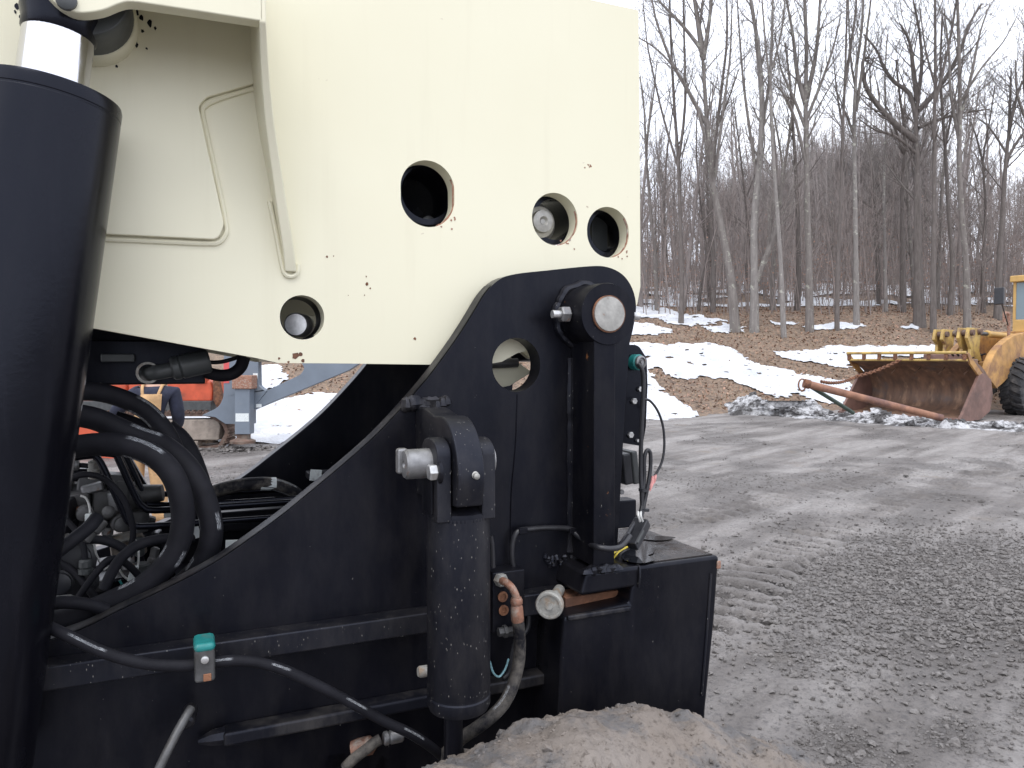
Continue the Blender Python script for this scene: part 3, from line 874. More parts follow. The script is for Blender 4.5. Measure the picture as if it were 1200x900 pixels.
# pieces of the boom foot seen through the round hole of the frame plate
cf = L(607, 405, .2)
g = fillet(uz([(560, 385), (660, 380), (660, 420), (636, 424), (618, 420), (606, 410), (585, 404)], .2), [0, 0, 0, .01, .02, .02, 0], 4)
MB().prism(g, [], .19, .21).build("gusset", M['cream'], boom, .002)
g = uz([(560, 424), (596, 418), (622, 436), (596, 452), (575, 456)], .16)
MB().prism(g, [], .15, .17).build("gusset", M['cream'], boom, .002)
qa, qb = L(560, 427, .14), L(606, 425, .14)
MB().tube([qa, qb], .012, 14).build("cross_tube", M['greymetal'], boom)
qa, qb = L(604, 424, .3), L(604, 424, .58)
MB().tube([(qa.x + .04, .2, qa.z + .05), (qa.x + .04, .6, qa.z + .05)], .05, 24).build("pivot_tube", M['black'], boom)

# hub under the lip, at the head of the lift cylinder
hb = L(96, -8, BW - .14)
rb = 53 * Ldepth(hb) / F_PX
MB().lathe((hb.x, LWF + .06, hb.z), (0, 1, 0), [(rb * .9, 0), (rb * .96, .01), (rb * .96, BW - LWF - .06)], 44).build("cylinder_hub", M['darkgrey'], boom, .002)
MB().lathe((hb.x, BW - .06, hb.z), (0, 1, 0), [(rb * .98, 0), (rb * 1.03, .006), (rb * 1.03, .058)], 44).build("cylinder_hub", M['cream_chipped'], boom)
q = L(78, 1, LWF)
MB().lathe((q.x, LWF + .002, q.z), (0, -1, 0), [(.016, 0), (.016, .008), (.010, .011)], 20).build("lip_bolt", M['darkgrey'], boom)

# ---- lift cylinder (big, left)
ax0 = L(59, 111, -.065); ax1 = L(-54, 905, -.10)
axd = (ax1 - ax0).normalized()
rl = 75 * Ldepth(ax0) / F_PX
ln = (ax1 - ax0).length
lift = MB().lathe(ax0, axd, [(rl * .55, 0), (rl * .985, 0), (rl, .006), (rl, .022), (rl * .992, .0235), (rl * .992, .026), (rl, .0275), (rl * 1.0, ln)], 72).build("lift_cylinder", M['black_gloss'], TM, angle=25)
rr = 37 * Ldepth(ax0) / F_PX
MB().lathe(ax0 + axd * .02, -axd, [(rr, 0), (rr, .135)], 48).build("rod", M['chrome'], lift)
MB().lathe(ax0 - axd * .108, -axd, [(rr * 1.0, -.006), (rr * 1.05, -.002), (rr * 1.05, .012), (rr * 1.14, .03), (rr * 1.14, .05), (rr * .6, .054)], 40).build("rod_eye", M['black_gloss'], lift)
q = ax0 + axd * .012
side = Vector((0, -1, 0)); side = (side - axd * side.dot(axd)).normalized()
sx = side.cross(axd).normalized()
for ang in (-.95,):
    dd = side * math.cos(ang) + sx * math.sin(ang) if False else side * math.cos(.62) - Vector((1, 0, 0)) * math.sin(.62)
    MB().lathe(q + dd.normalized() * rl * .985, dd, [(.0055, 0), (.0055, .003)], 12).build("gland_pin", M['black'], lift)

# ---- stabilizer cylinder (upright, middle)
sc = L(537.5, 700, -.20)
rs = 38.0 * Ldepth(sc) / F_PX * .985
zt, zbm = L(537, 612, -.27).z, L(537, 843, -.27).z
stab = MB().lathe((sc.x, -.20, zbm), (0, 0, 1), [(rs * .80, -.012), (rs * .93, -.010), (rs * 1.0, 0), (rs, .016), (rs * .972, .019), (rs * .972, .024), (rs, .028), (rs, zt - zbm - .045), (rs * .985, zt - zbm - .03), (rs * .985, zt - zbm)], 56).build("stabilizer_cylinder", M['black_dusty'], TM, angle=25)
MB().lathe((sc.x - .012, -.20, zbm - .01), (0, 0, -1), [(.019, 0), (.019, .5)], 28).build("rod", M['black'], stab)
# clevis: a base block and two ears with the lug between
wfr, wbk = -.20 - rs * .82, -.20 + rs * .82
ze = L(527, 516, -.26).z
def ear(u0, u1, ztop_, name="clevis_ear"):
    hw = (wbk - wfr) / 2; wc = -.20
    o = []
    for k in range(15):
        a = math.pi * k / 14
        o.append((wc - math.cos(a) * hw, ztop_ - hw * .62 + math.sin(a) * hw * .62))
    o = [(wfr, zt - .004)] + o + [(wbk, zt - .004)]
    m = MB().prism(o, [], u0, u1, fr=lambda a_, w_, z_: Vector((w_, a_, z_)))
    return m.build(name, M['black_dusty'], stab, .003)
ue0 = sc.x - rs * .98
ear(ue0 + .001, ue0 + .030, ze)
ear(sc.x + rs * .48, sc.x + rs * .93, ze - .002)
MB().lathe((sc.x, -.20, zt - .006), (0, 0, 1), [(rs * .985, 0), (rs * .985, .006), (rs * .93, .014), (rs * .5, .03)], 48).build("clevis_base", M['black_rusty'], stab)
# mounting lug welded on the frame plate: curved fin
lug_top = [(0.0, L(497, 478, 0).z), (-.06, L(497, 478, 0).z + .004), (-.13, L(540, 489, -.17).z + .002), (-.19, L(540, 489, -.20).z), (-.235, L(560, 503, -.25).z), (-.268, L(572, 528, -.27).z), (-.282, L(577, 560, -.28).z), (-.268, L(577, 592, -.27).z)]
lt = spline2(lug_top, 4)
lo = lt + [(-.20, zt + .022), (0.0, zt + .01)]
lu0 = sc.x - rs * .46; lu1 = sc.x + rs * .40
MB().prism(lo, [], lu0, lu1, fr=lambda a_, w_, z_: Vector((w_, a_, z_))).build("mounting_lug", M['black_dusty'], frame, .004)
m = MB()
for i in range(9):
    lump(m, (lu0 - .022 + i * .0115, -.006, L(497, 476, 0).z + .004 + (i % 3) * .003), .0125, 90 + i, (1.2, 1.0, 1.1))
m.build("weld_bead", M['black_edge'], frame)
# pin through the clevis with its retaining bolt
pc = L(499, 543, -.20)
zp = L(514, 542, -.20).z
pin = MB().lathe((ue0 + .02, -.20, zp), (-1, 0, 0), [(.029, 0), (.029, .064), (.0255, .069), (.008, .0695), (.005, .065)], 32).build("clevis_pin", M['galv'], stab, angle=25)
MB().box((ue0 - .047, -.20 + .022, zp + .004), (.022, .02, .05)).build("pin_flag", M['galv'], pin, .005)
q = Vector((ue0 + .006, -.20 - .040, zp - .012))
MB().hexnut(q, (-1, 0, 0), .0165, .019).build("pin_bolt", M['galv_clean'], stab, .001)
MB().lathe(q + Vector((.004, 0, 0)), (-1, 0, 0), [(.024, 0), (.024, .006), (.018, .008)], 24).build("washer", M['black'], stab)
MB().lathe((sc.x + rs * .92, -.20, zp), (1, 0, 0), [(.029, 0), (.029, .012), (.02, .014)], 28).build("clevis_pin", M['galv'], stab)
q = L(558, 558, -.285)
MB().lathe((q.x, -.274, q.z), (0, -1, 0), [(.010, 0), (.010, .006), (.006, .008), (.006, .016), (.003, .018)], 16).build("grease_fitting", M['pin'], frame)
MB().box((ue0 - .002, -.205, zt + .045), (.004, .05, .07)).build("stamp_pad", M['black_rusty'], stab, .001)
MB().lathe(L(492, 788, -.10) + Vector((.03, 0, 0)), (-1, 0, .05), [(.012, 0), (.012, .03), (.0095, .034)], 16).build("bleed_fitting", M['zinc_white'], stab)
MB().lathe(L(492, 788, -.10) + Vector((.06, 0, 0)), (-1, 0, .05), [(.016, 0), (.016, .026), (.010, .03)], 6).build("bleed_nut", M['rust_light'], stab)

# ---- valve block, fittings and the dusty hose beside the cylinder
vb0, vb1 = L(574, 672, -.055), L(607, 738, -.055)
MB().box(((vb0.x + vb1.x) / 2 + .012, -.028, (vb0.z + vb1.z) / 2), (vb1.x - vb0.x + .01, .055, vb0.z - vb1.z)).build("valve_block", M['black'], TM, .003)
for (x, y) in ((589, 699), (590, 715)):
    q = L(x, y, -.056)
    MB().lathe(q, (0, -1, 0), [(.012, 0), (.012, .003), (.007, .003), (.007, .001)], 18).build("port_plug", M['rust'], TM)
el = [L(586, 680, -.062), L(592, 682, -.085), L(599, 688, -.10), L(604, 697, -.105), (L(606, 706, -.105))]
MB().tube(el, .0085, 14, 5).build("elbow_fitting", M['rust_light'], TM)
MB().hexnut(el[0] + Vector((0, .012, 0)), (0.25, -1, 0), .0155, .022).build("fitting_nut", M['zinc_white'], TM, .001)
MB().lathe(L(605, 700, -.105), (L(607, 735, -.105) - L(605, 700, -.105)), [(.011, 0), (.0135, .006), (.0135, .014), (.0115, .017), (.0135, .022), (.0145, .05), (.012, .058)], 20).build("ferrule", M['rust_light'], TM)
hose([(607, 728, -.105), (609, 750, -.105), (608, 775, -.108), (602, 800, -.115), (592, 822, -.125), (578, 838, -.135), (560, 852, -.135), (540, 866, -.11), (520, 885, -.07)], 7.6, 'hose_dusty')
hose([(602, 668, -.02), (600, 652, -.02), (601, 636, -.02), (607, 623, -.02), (622, 620, -.016), (645, 618.5, -.014), (668, 620, -.016), (676, 627, -.03), (690, 637, -.075), (700, 641, -.135), (716, 643, -.15), (728, 640, -.14), (738, 628, -.12)], 3.4, 'cable', "cable", seg=8)
hose([(602, 666, -.02), (606, 685, -.024), (614, 702, -.028), (619, 722, -.03), (617, 738, -.03), (608, 746, -.03)], 3.6, 'cable', "cable", seg=8)
hose([(575, 628, -.05), (577, 640, -.05), (578, 665, -.05)], 3, 'cable', "cable", seg=8)
MB().lathe(L(584, 741, -.07), (1, 0, 0), [(.010, 0), (.010, .012), (.014, .012), (.014, .02), (.008, .022), (.008, .05)], 6).build("sensor_plug", M['greymetal'], TM)
MB().box(L(600, 738, -.04), (.05, .03, .022)).build("sensor_body", M['plastic'], TM, .003)
hose([(574, 775, -.05), (578, 788, -.05), (585, 793, -.05), (592, 784, -.05), (596, 772, -.05)], 1.3, 'blue_wire', "wire", seg=6)
hose([(590, 795, -.04), (597, 787, -.04), (600, 768, -.04), (604, 750, -.04)], 3.2, 'cable', "cable", seg=8)
for (x, y, w) in ((612, 622, -.02), (671, 622, -.02)):
    q = L(x, y, w)
    MB().box(q, (.022, .016, .014)).build("cable_clip", M['black_rusty'], TM, .002)

# ---- counterweight at the back
CW0 = -.125
cpx = [(687, 673), (843.5, 650), (838, 728), (827.5, 833), (826, 880), (652, 900), (658, 760), (661, 724), (738, 707), (741, 689), (680, 699)]
cuz = uz(cpx, CW0)
zt_c = sum(z for _, z in cuz[:2]) / 2
cuz[0] = (cuz[0][0], zt_c); cuz[1] = (cuz[1][0], zt_c)
zs1 = (cuz[6 + 1][1], cuz[8][1])
cw = MB().prism(cuz, [], CW0, .22).build("counterweight", M['black_dusty'], TM, .009, bseg=3)
cw.data.materials[0] = M['black']
q0, q1 = L(665, 712, -.08), L(738, 700, -.08)
MB().box(((q0.x + q1.x) / 2, -.04, (q0.z + q1.z) / 2 - .004), (q1.x - q0.x, .06, .045)).build("slot_backing", M['rust'], cw, .002)
q0, q1 = L(664, 728, CW0 - .004), L(740, 711, CW0 - .004)
MB().box(((q0.x + q1.x) / 2, CW0 - .002, (q0.z + q1.z) / 2 + .001), (q1.x - q0.x - .004, .012, .012)).build("slot_lip", M['black_edge'], cw, .004)
q0, q1 = L(832, 676, CW0), L(823, 800, CW0)
MB().tube([L(833, 672, CW0 - .001), L(829, 730, CW0 - .001), L(822, 815, CW0 - .001)], .0035, 6, 4).build("weld_bead", M['black_dusty'], cw)
MB().box((cuz[1][0] - .004, CW0 - .001, cuz[1][1] - .022), (.012, .006, .020)).build("rust_patch", M['rust_light'], cw, .003)
# weld seam along the top plate near the post
MB().tube([(L(737, 655, -.05).x + .02, -.02, zt_c + .001), (L(741, 664, -.1).x + .02, -.07, zt_c + .0015), (L(748, 668, -.12).x, CW0 - .001, zt_c - .004), (L(748, 690, CW0).x, CW0 - .001, zt_c - .05)], .003, 6, 3).build("weld_bead", M['black_dusty'], cw)
wt = NT("wet_black_steel")
wt.set(wt.mix(wt.ramp(wt.noise(9, 6, .65), .45, .65), (0.012, 0.011, 0.012), (0.045, 0.034, 0.028)), wt.ramp(wt.noise(7, 6, .6, off=(3, 3, 1)), .42, .58, (.06,) * 3, (.45,) * 3), 0, wt.noise(40, 4), .15, .003, .45)
M['wet'] = wt.m
tx0, tx1 = L(737, 655, -.05).x + .03, cuz[1][0] - .012
MB().box(((tx0 + tx1) / 2, .052, zt_c + .001), (tx1 - tx0, .325, .003)).build("wet_top", M['wet'], cw)
# water standing on the wet top plate
def blob(poly_px, z, seed):
    P = []
    for x, y in poly_px:
        d = ray(x, y); o = Vector((0, 0, CAM_H)) - M0
        t = (z - CAM_H) / d.z
        q = o + d * t
        P.append((q.dot(UX), q.dot(WX)))
    P = spline2(P + [P[0]], 5)[:-1]
    rg_ = random.Random(seed)
    return [(a + rg_.uniform(-.002, .002), b_ + rg_.uniform(-.002, .002), z) for a, b_ in P]
for k, pp in enumerate(([(728, 640), (744, 634), (758, 637), (767, 646), (760, 651), (768, 656), (750, 660), (730, 655)], [(752, 629), (775, 628), (792, 630), (776, 633), (756, 632)])):
    vs = blob(pp, zt_c + .005, k)
    m = MB(); m.add(vs, [tuple(range(len(vs)))])
    o = m.build("puddle", M['water'], cw, smooth=False)
# plug on a post at the left end of the counterweight
q = L(646, 709, -.13)
plug = MB().lathe(q + Vector((.035, .05, 0)), Vector((-.62, -.78, 0)), [(.013, -.05), (.013, .05), (.029, .05), (.031, .053), (.031, .066), (.028, .070), (.024, .070), (.023, .066), (.009, .066), (.009, .070)], 36).build("end_plug", M['zinc_white'], cw, angle=25)

# ---- light bracket behind the post, harness and connectors
bo = fillet(uz([(722, 404), (748, 404), (758, 420), (759, 452), (757, 500), (753, 523), (722, 518)], .10), [0, .03, .03, 0, 0, .012, .012], 6)
bh = [obround(728.6, 457.5, 733, 465, .10, 14)]
br = MB().prism(bo, bh, .10, .108).build("light_bracket", M['black_gloss'], TM, .0015)
MB().box(((L(724, 450, .11).x), .14, L(724, 470, .11).z), (.012, .08, .25)).build("bracket_leg", M['black_gloss'], br, .001)
for (x, y, r) in ((749, 456, .008), (742, 470, .009), (738, 509.5, .009), (746, 516, .005)):
    q = L(x, y, .10)
    MB().hexnut(q, (0, -1, 0), r, .009).build("bracket_bolt", M['galv_clean'], br)
q = L(742, 424.5, .10)
con = MB().lathe(q, (.18, -1, .0), [(.019, 0), (.021, .002), (.021, .022), (.0185, .024)], 28).build("light_socket", M['teal'], br)
MB().lathe(q + Vector((.0045, -.023, 0)), (.18, -1, 0), [(.0175, 0), (.0175, .008), (.013, .010), (.012, .006), (.006, .006), (.005, .012)], 24).build("socket_face", M['galv'], con)
har = [(748, 427, .06), (752, 432, .05), (754, 445, .05), (753.5, 470, .05), (752, 500, .05), (751, 530, .05), (751, 555, .05), (752, 580, .045), (752, 595, .04), (747, 607, .02), (740, 618, -.01), (733, 630, -.04), (726, 640, -.06)]
hose(har, 2.7, 'cable', "cable", seg=8)
hose([(752.5, 588, .043), (755, 560, .05), (755, 538, .05), (758, 528, .05), (762, 531, .05), (762, 550, .05), (758, 575, .045), (755, 590, .04), (752, 604, .03), (748, 622, 0)], 2.4, 'cable', "cable", seg=8)
hose([(755, 468, .06), (762, 470, .06), (771, 482, .06), (777, 500, .06), (778.5, 522, .06), (776, 540, .06), (770, 553, .06), (767, 557, .06)], 1.5, 'cable', "cable", seg=8)
for i, (x0, y0, x1, y1) in enumerate(((768, 556, 766, 566), (765, 558, 762, 570), (766, 562, 761, 575))):
    hose([(x0, y0, .06), ((x0 + x1) / 2 + .6, (y0 + y1) / 2, .058), (x1, y1, .06)], 1.6, 'pink_tag', "tape_end", 3, 6)
for (x, y) in ((754, 574), (755, 597)):
    q = L(x, y, .04)
    MB().lathe(q + Vector((0, 0, -.004)), (.1, 0, 1), [(.013, 0), (.013, .007), (.009, .007)], 14).build("cable_tie", M['plastic'], TM)
ca, cb = L(753, 611, 0), L(738, 640, -.03)
dv = (cb - ca)
rot = dv.to_track_quat('Z', 'Y').to_matrix()
cn = MB().box((ca + cb) / 2, (.040, .026, dv.length), rot).build("connector", M['plastic'], TM, .003)
MB().box(ca + dv * .55 + Vector((-.006, -.014, 0)), (.026, .008, dv.length * .5), rot).build("connector_latch", M['darkgrey'], cn, .002)
for i, (x0, y0, x1, y1, mt) in enumerate(((735, 641, 719, 654, 'yellow_wire'), (732, 640, 716, 652, 'yellow_wire'), (737, 643, 723, 655, 'cable'), (729, 636, 722, 648, 'white_wire'), (751, 600, 753, 611, 'white_wire'), (748, 600, 750, 611, 'white_wire'))):
    hose([(x0, y0, -.035), ((x0 + x1) / 2 - 1.2, (y0 + y1) / 2 - 1.5, -.05), (x1, y1, -.045)], 1.3, mt, "wire", 4, 6)
q = L(731, 549, .12)
lm = MB().box((q.x + .004, .14, q.z), (.028, .075, .085), Matrix.Rotation(-.12, 3, 'Y')).build("marker_lamp", M['plastic'], TM, .006)
MB().box((q.x + .026, .135, q.z + .003), (.02, .07, .09), Matrix.Rotation(-.12, 3, 'Y')).build("lamp_housing", M['darkgrey'], lm, .005)
q = L(724, 545, .10)
MB().box((q.x - .012, .12, q.z + .01), (.008, .05, .06)).build("lamp_lens", M['zinc_white'], lm, .002)
q = L(733, 600, .13)
MB().box((q.x, .15, q.z - .005), (.065, .05, .075)).build("junction_box", M['black'], TM, .004)
for (x, y) in ((722, 578), (727, 576)):
    MB().lathe(L(x, y, .12), (0, -1, 0), [(.007, 0), (.007, .01)], 6).build("box_screw", M['galv'], TM)

# ---- engine bay at the left
# dark beams under the boom
q0, q1 = L(40, 408, .30), L(252, 436, .30)
MB().box(((q0.x + q1.x) / 2 - .012, .33, (q0.z + q1.z) / 2 - .004), (q1.x - q0.x - .02, .10, .10)).build("cross_beam", M['black'], TM, .004)
q0, q1 = L(96, 392, .40), L(262, 412, .40)
MB().box(((q0.x + q1.x) / 2, .42, (q0.z + q1.z) / 2 + .014), (q1.x - q0.x + .02, .2, .055)).build("cross_beam", M['black'], TM, .004)
q0, q1 = L(118, 417, .24), L(158, 424, .24)
MB().box(((q0.x + q1.x) / 2, .25, (q0.z + q1.z) / 2 + .002), (q1.x - q0.x, .03, .018)).build("name_tab", M['darkgrey'], TM, .003)
# hydraulic valve with its elbow and pale ring
c0, c1 = L(203, 432, .20), L(244, 423, .20)
MB().lathe(c0, (c1 - c0), [(.021, -.004), (.0255, 0), (.0265, .012), (.0235, .014), (.0265, .018), (.0265, (c1 - c0).length), (.022, (c1 - c0).length + .004)], 28).build("hydraulic_valve", M['darkgrey'], TM, angle=25)
MB().tube([L(206, 432, .20), L(192, 435, .20), L(180, 437, .205), L(172, 438, .24)], .0165, 16, 4).build("valve_elbow", M['darkgrey'], TM)
q = L(172, 437, .19)
MB().lathe(q + Vector((0, .03, 0)), (0.1, -1, 0), [(.0185, 0), (.0235, 0), (.0235, .02), (.0185, .02)], 30, True).build("sealing_ring", M['zinc_white'], TM)
hose([(240, 436, .25), (258, 440, .25), (272, 438, .25), (282, 430, .25), (286, 418, .25)], 7.2, 'hose_plain')
hose([(236, 424, .30), (260, 424, .30), (290, 415, .30)], 2.4, 'cable', "cable", seg=8)
# big hoses arching out of the bay
hose([(70, 466, .22), (92, 459, .22), (118, 460, .22), (146, 468, .22), (172, 482, .22), (191, 502, .21), (203, 524, .20), (214, 552, .20), (228, 575, .2), (238, 600, .2)], 11.0, 'hose')
hose([(60, 486, .16), (84, 486, .16), (112, 491, .16), (140, 503, .16), (165, 513, .16), (190, 522, .15), (214, 541, .12), (232, 566, .10), (243, 594, .09), (248, 620, .09), (244, 645, .10), (231, 668, .12), (214, 684, .14), (196, 696, .17)], 13.2, 'hose')
hose([(55, 530, .10), (80, 525, .10), (110, 521, .09), (140, 521, .08), (165, 527, .07), (188, 540, .06), (204, 560, .05), (213, 588, .045), (214, 615, .045), (207, 643, .05), (190, 667, .06), (165, 688, .07), (135, 703, .08), (105, 716, .09), (70, 728, .09), (30, 735, .09)], 13.6, 'hose')
hose([(196, 502, .28), (212, 516, .27), (224, 536, .26), (233, 560, .25), (240, 585, .25)], 11.5, 'hose')
hose([(135, 489, .3), (165, 500, .3), (185, 520, .3), (205, 560, .3), (210, 600, .3)], 8, 'hose_plain')
hose([(246, 578, .42), (265, 572, .42), (290, 567.5, .42), (318, 567, .42), (340, 574, .43), (352, 583, .45), (362, 592, .5)], 7.6, 'hose_dusty')
q = L(315, 567, .42)
MB().lathe(q + Vector((-.02, 0, .001)), (1, 0, -.05), [(.0165, 0), (.0168, .002), (.0168, .036), (.0165, .038)], 20).build("hose_label", M['label'], TM)
hose([(18, 690, -.0), (40, 668, .02), (60, 652, .04), (85, 633, .06), (104, 618, .08), (114, 606, .1)], 8.2, 'hose_plain')
hose([(98, 632, .2), (120, 633, .2), (140, 640, .2), (155, 652, .2)], 5.2, 'hose_plain')
hose([(122, 690, .11), (136, 662, .11), (152, 645, .11), (172, 635, .11), (200, 631, .13), (225, 632, .16)], 6.2, 'hose_plain')
hose([(40, 712, .05), (70, 706, .05), (100, 708, .05), (125, 715, .06)], 7.5, 'hose_plain')
for pts, r_ in (([(84, 560, .2), (100, 556, .2), (120, 560, .2), (138, 575, .2), (150, 596, .2), (156, 625, .2), (150, 655, .2)], 3.6),
                ([(92, 700, .14), (112, 672, .14), (130, 655, .15), (150, 662, .16), (170, 684, .18)], 4.2),
                ([(60, 655, .18), (84, 668, .18), (104, 690, .16), (118, 712, .14)], 4.4),
                ([(86, 545, .34), (110, 548, .34), (126, 566, .34), (132, 596, .34), (126, 622, .34)], 3.0),
                ([(205, 640, .3), (190, 655, .3), (184, 676, .3), (188, 700, .3)], 4.6),
                ([(60, 600, .22), (80, 612, .2), (96, 634, .18), (100, 660, .17)], 3.4)):
    hose(pts, r_, 'hose_plain', seg=10)
for (x, y, w, ax_, mt) in ((150, 657, .2, (0, -.2, -1), 'galv'), (118, 714, .14, (.3, 0, -1), 'darkgrey'), (170, 686, .18, (.5, 0, -1), 'galv'), (126, 624, .34, (-.1, 0, -1), 'galv'), (100, 662, .17, (0, 0, -1), 'darkgrey'), (86, 545, .34, (-1, 0, 0), 'galv')):
    MB().lathe(L(x, y, w), ax_, [(.010, -.012), (.0125, -.008), (.0125, .004), (.009, .006), (.0135, .008), (.0135, .018), (.008, .02)], 14).build("hose_end", M[mt], TM, angle=25)
# bent steel lines
def line(pts, rpx, mat='black_gloss'):
    return hose(pts, rpx, mat, "hydraulic_line", 3, 12)
line([(75, 538, .26), (104, 534, .26), (113, 536, .26), (122, 550, .26), (146, 603, .26), (153, 613, .26), (164, 617, .26), (230, 613, .27), (330, 606, .30)], 4.0)
line([(98, 531, .33), (132, 532, .33), (140, 541, .33), (160, 584, .33), (168, 594, .33), (182, 598, .33), (250, 594, .34), (360, 587, .36)], 4.0)
line([(110, 527, .38), (140, 528, .38), (150, 540, .38), (172, 586, .38), (178, 591, .38), (250, 590, .39), (360, 582.5, .40)], 3.2)
q0, q1 = L(140, 528, .45), L(178, 592, .45)
MB().box((q0 + q1) / 2, (.028, .03, (q1 - q0).length), (q1 - q0).to_track_quat('Z', 'Y').to_matrix()).build("support_bar", M['black_gloss'], TM, .003)
line([(160, 580, .5), (190, 579, .5), (260, 577, .5), (345, 573, .5)], 3.4)
q0, q1 = L(160, 590, .48), L(205, 690, .48)
MB().box((q0 + q1) / 2, (.016, .03, (q1 - q0).length), (q1 - q0).to_track_quat('Z', 'Y').to_matrix()).build("support_bar", M['black_gloss'], TM, .003)
q0, q1 = L(240, 604, .45), L(420, 590, .45)
MB().box(((q0.x + q1.x) / 2, .46, q0.z - .02), (q1.x - q0.x, .03, .05)).build("line_tray", M['black'], TM, .003)
for (x, y, w, sx_, sz_) in ((275, 640, .30, .042, .03), (200, 601, .4, .03, .022), (227, 622, .40, .026, .04), (370, 557, .46, .03, .03)):
    q = L(x, y, w)
    MB().box(q, (sx_, .004, sz_), Matrix.Rotation(random.uniform(-.2, .2), 3, 'Y')).build("sticker", M['label'], TM, .0008)
q = L(375, 556, .5)
MB().box(q, (.07, .05, .018)).build("line_clamp", M['black'], TM, .002)
# pump and engine block: cast lumps, flanges, plugs
ps = L(112, 590, .42)
pump = MB().lathe(ps + Vector((-.06, .0, .0)), (1, -.15, .1), [(.05, 0), (.062, .004), (.062, .022), (.05, .026), (.05, .07), (.066, .072), (.066, .09), (.04, .094), (.035, .16), (.026, .165), (.02, .21)], 24).build("pump", M['greymetal'], TM, .001, angle=25)
for (x, y, w, sx_, sy_, sz_, mt) in ((120, 566, .40, .10, .06, .05, 'greymetal'), (122, 590, .36, .05, .06, .07, 'greymetal'), (108, 572, .34, .045, .04, .02, 'galv'), (134, 588, .34, .02, .03, .05, 'galv'), (98, 598, .3, .03, .03, .02, 'rust'), (144, 630, .36, .05, .03, .02, 'zinc_white'), (174, 612, .42, .03, .03, .03, 'greymetal'), (92, 585, .34, .05, .05, .035, 'greymetal'), (142, 575, .38, .03, .05, .05, 'greymetal'), (88, 555, .40, .08, .06, .03, 'black'), (70, 600, .30, .06, .08, .05, 'black'), (150, 640, .42, .075, .06, .045, 'track_guard'), (155, 610, .44, .05, .05, .05, 'greymetal'), (180, 640, .45, .05, .04, .07, 'black'), (130, 670, .40, .10, .08, .06, 'black'), (60, 640, .35, .10, .10, .16, 'black'), (110, 690, .30, .16, .1, .05, 'black')):
    q = L(x, y, w)
    MB().box(q, (sx_, sy_, sz_), Matrix.Rotation(random.uniform(-.25, .25), 3, 'Y') @ Matrix.Rotation(random.uniform(-.3, .3), 3, 'Z')).build("pump_casting", M[mt], pump, .006)
for (x, y, w, r, ln_, ax_, mt) in ((118, 607, .12, .019, .05, (-.5, -.2, -.6), 'greymetal'), (100, 600, .30, .018, .03, (0, -1, 0), 'greymetal'), (128, 600, .30, .014, .03, (0, -1, .2), 'greymetal'), (164, 598, .36, .02, .05, (0, 0, -1), 'greymetal'), (163, 630, .30, .014, .04, (0, 0, -1), 'darkgrey'), (164, 660, .28, .022, .06, (0, 0, -1), 'darkgrey'), (62, 634, .20, .015, .022, (-1, -.2, 0), 'label'), (82, 632, .20, .013, .03, (-1, -.2, 0), 'greymetal'), (84, 655, .24, .05, .04, (0, -1, .1), 'plastic'), (96, 680, .22, .034, .03, (0, -1, .1), 'plastic'), (72, 680, .2, .026, .03, (0, -1, 0), 'plastic'), (118, 686, .24, .012, .02, (0, -1, 0), 'greymetal'), (140, 612, .3, .02, .03, (.3, -1, 0), 'greymetal'), (110, 560, .3, .012, .04, (0, -.3, 1), 'zinc_white'), (177, 668, .3, .012, .05, (.2, 0, 1), 'greymetal')):
    q = L(x, y, w)
    MB().lathe(q, ax_, [(r * .8, 0), (r, r * .15), (r, ln_ * .55), (r * .82, ln_ * .6), (r * .82, ln_), (r * .4, ln_ + .003)], 18).build("port_fitting", M[mt], pump, angle=25)
for pts, mt in (([(94, 581, .25), (101, 584, .25), (105, 595, .25), (106, 612, .25), (110, 635, .22), (113, 650, .22), (122, 668, .22)], 'white_wire'), ([(122, 668, .22), (128, 664, .22), (133, 665, .22)], 'white_wire'), ([(158, 632, .22), (162, 642, .22), (162, 660, .22), (158, 672, .22)], 'white_wire'), ([(140, 668, .2), (146, 676, .2), (152, 679, .2), (158, 676, .2)], 'white_wire'), ([(140, 680, .18), (146, 690, .18), (152, 695, .18)], 'teal'), ([(48, 686, .12), (54, 677, .12), (60, 670, .12)], 'label'), ([(60, 700, .2), (80, 698, .2), (100, 695, .2)], 'white_wire'), ([(64, 590, .3), (72, 602, .3), (84, 606, .3)], 'zinc_white')):
    hose(pts, 1.35, mt, "wire", 4, 6)
q = L(156, 672, .2)
MB().box(q, (.016, .012, .034), Matrix.Rotation(.25, 3, 'Y')).build("wire_plug", M['label'], TM, .002)
q = L(104, 610, .24)
MB().box(q, (.014, .012, .03)).build("wire_plug", M['label'], TM, .002)

# ---- hose along the frame with its clamp; bar below; lower hose
hose([(30, 722, .02), (44, 729, -.05), (75, 743, -.085), (110, 760, -.09), (145, 772, -.09), (180, 779, -.09), (215, 780, -.09), (245, 777, -.09), (275, 774, -.09), (305, 777, -.09), (335, 786, -.09), (370, 802, -.09), (410, 823, -.09), (450, 845, -.09), (485, 862, -.09), (515, 884, -.07), (535, 910, -.05)], 6.4, 'hose')
q = L(240, 777, -.115)
cl = MB().box((q.x, -.088, q.z - .004), (.036, .062, .064)).build("hose_clamp", M['greymetal'], TM, .006)
MB().box((q.x, -.090, q.z + .030), (.038, .064, .017)).build("clamp_cap", M['teal'], cl, .008)
MB().lathe((q.x, -.118, q.z + .008), (0, -1, 0), [(.007, 0), (.007, .005), (.004, .006)], 12).build("clamp_bolt", M['galv_clean'], cl)
MB().box((q.x + .004, -.1195, q.z - .026), (.014, .003, .014)).build("rust_patch", M['rust'], cl, .002)
hose([(224, 830, -.06), (219, 838, -.07), (206, 861, -.09), (192, 889, -.11), (180, 915, -.12)], 5.4, 'greymetal', "drag_link", 4, 12)
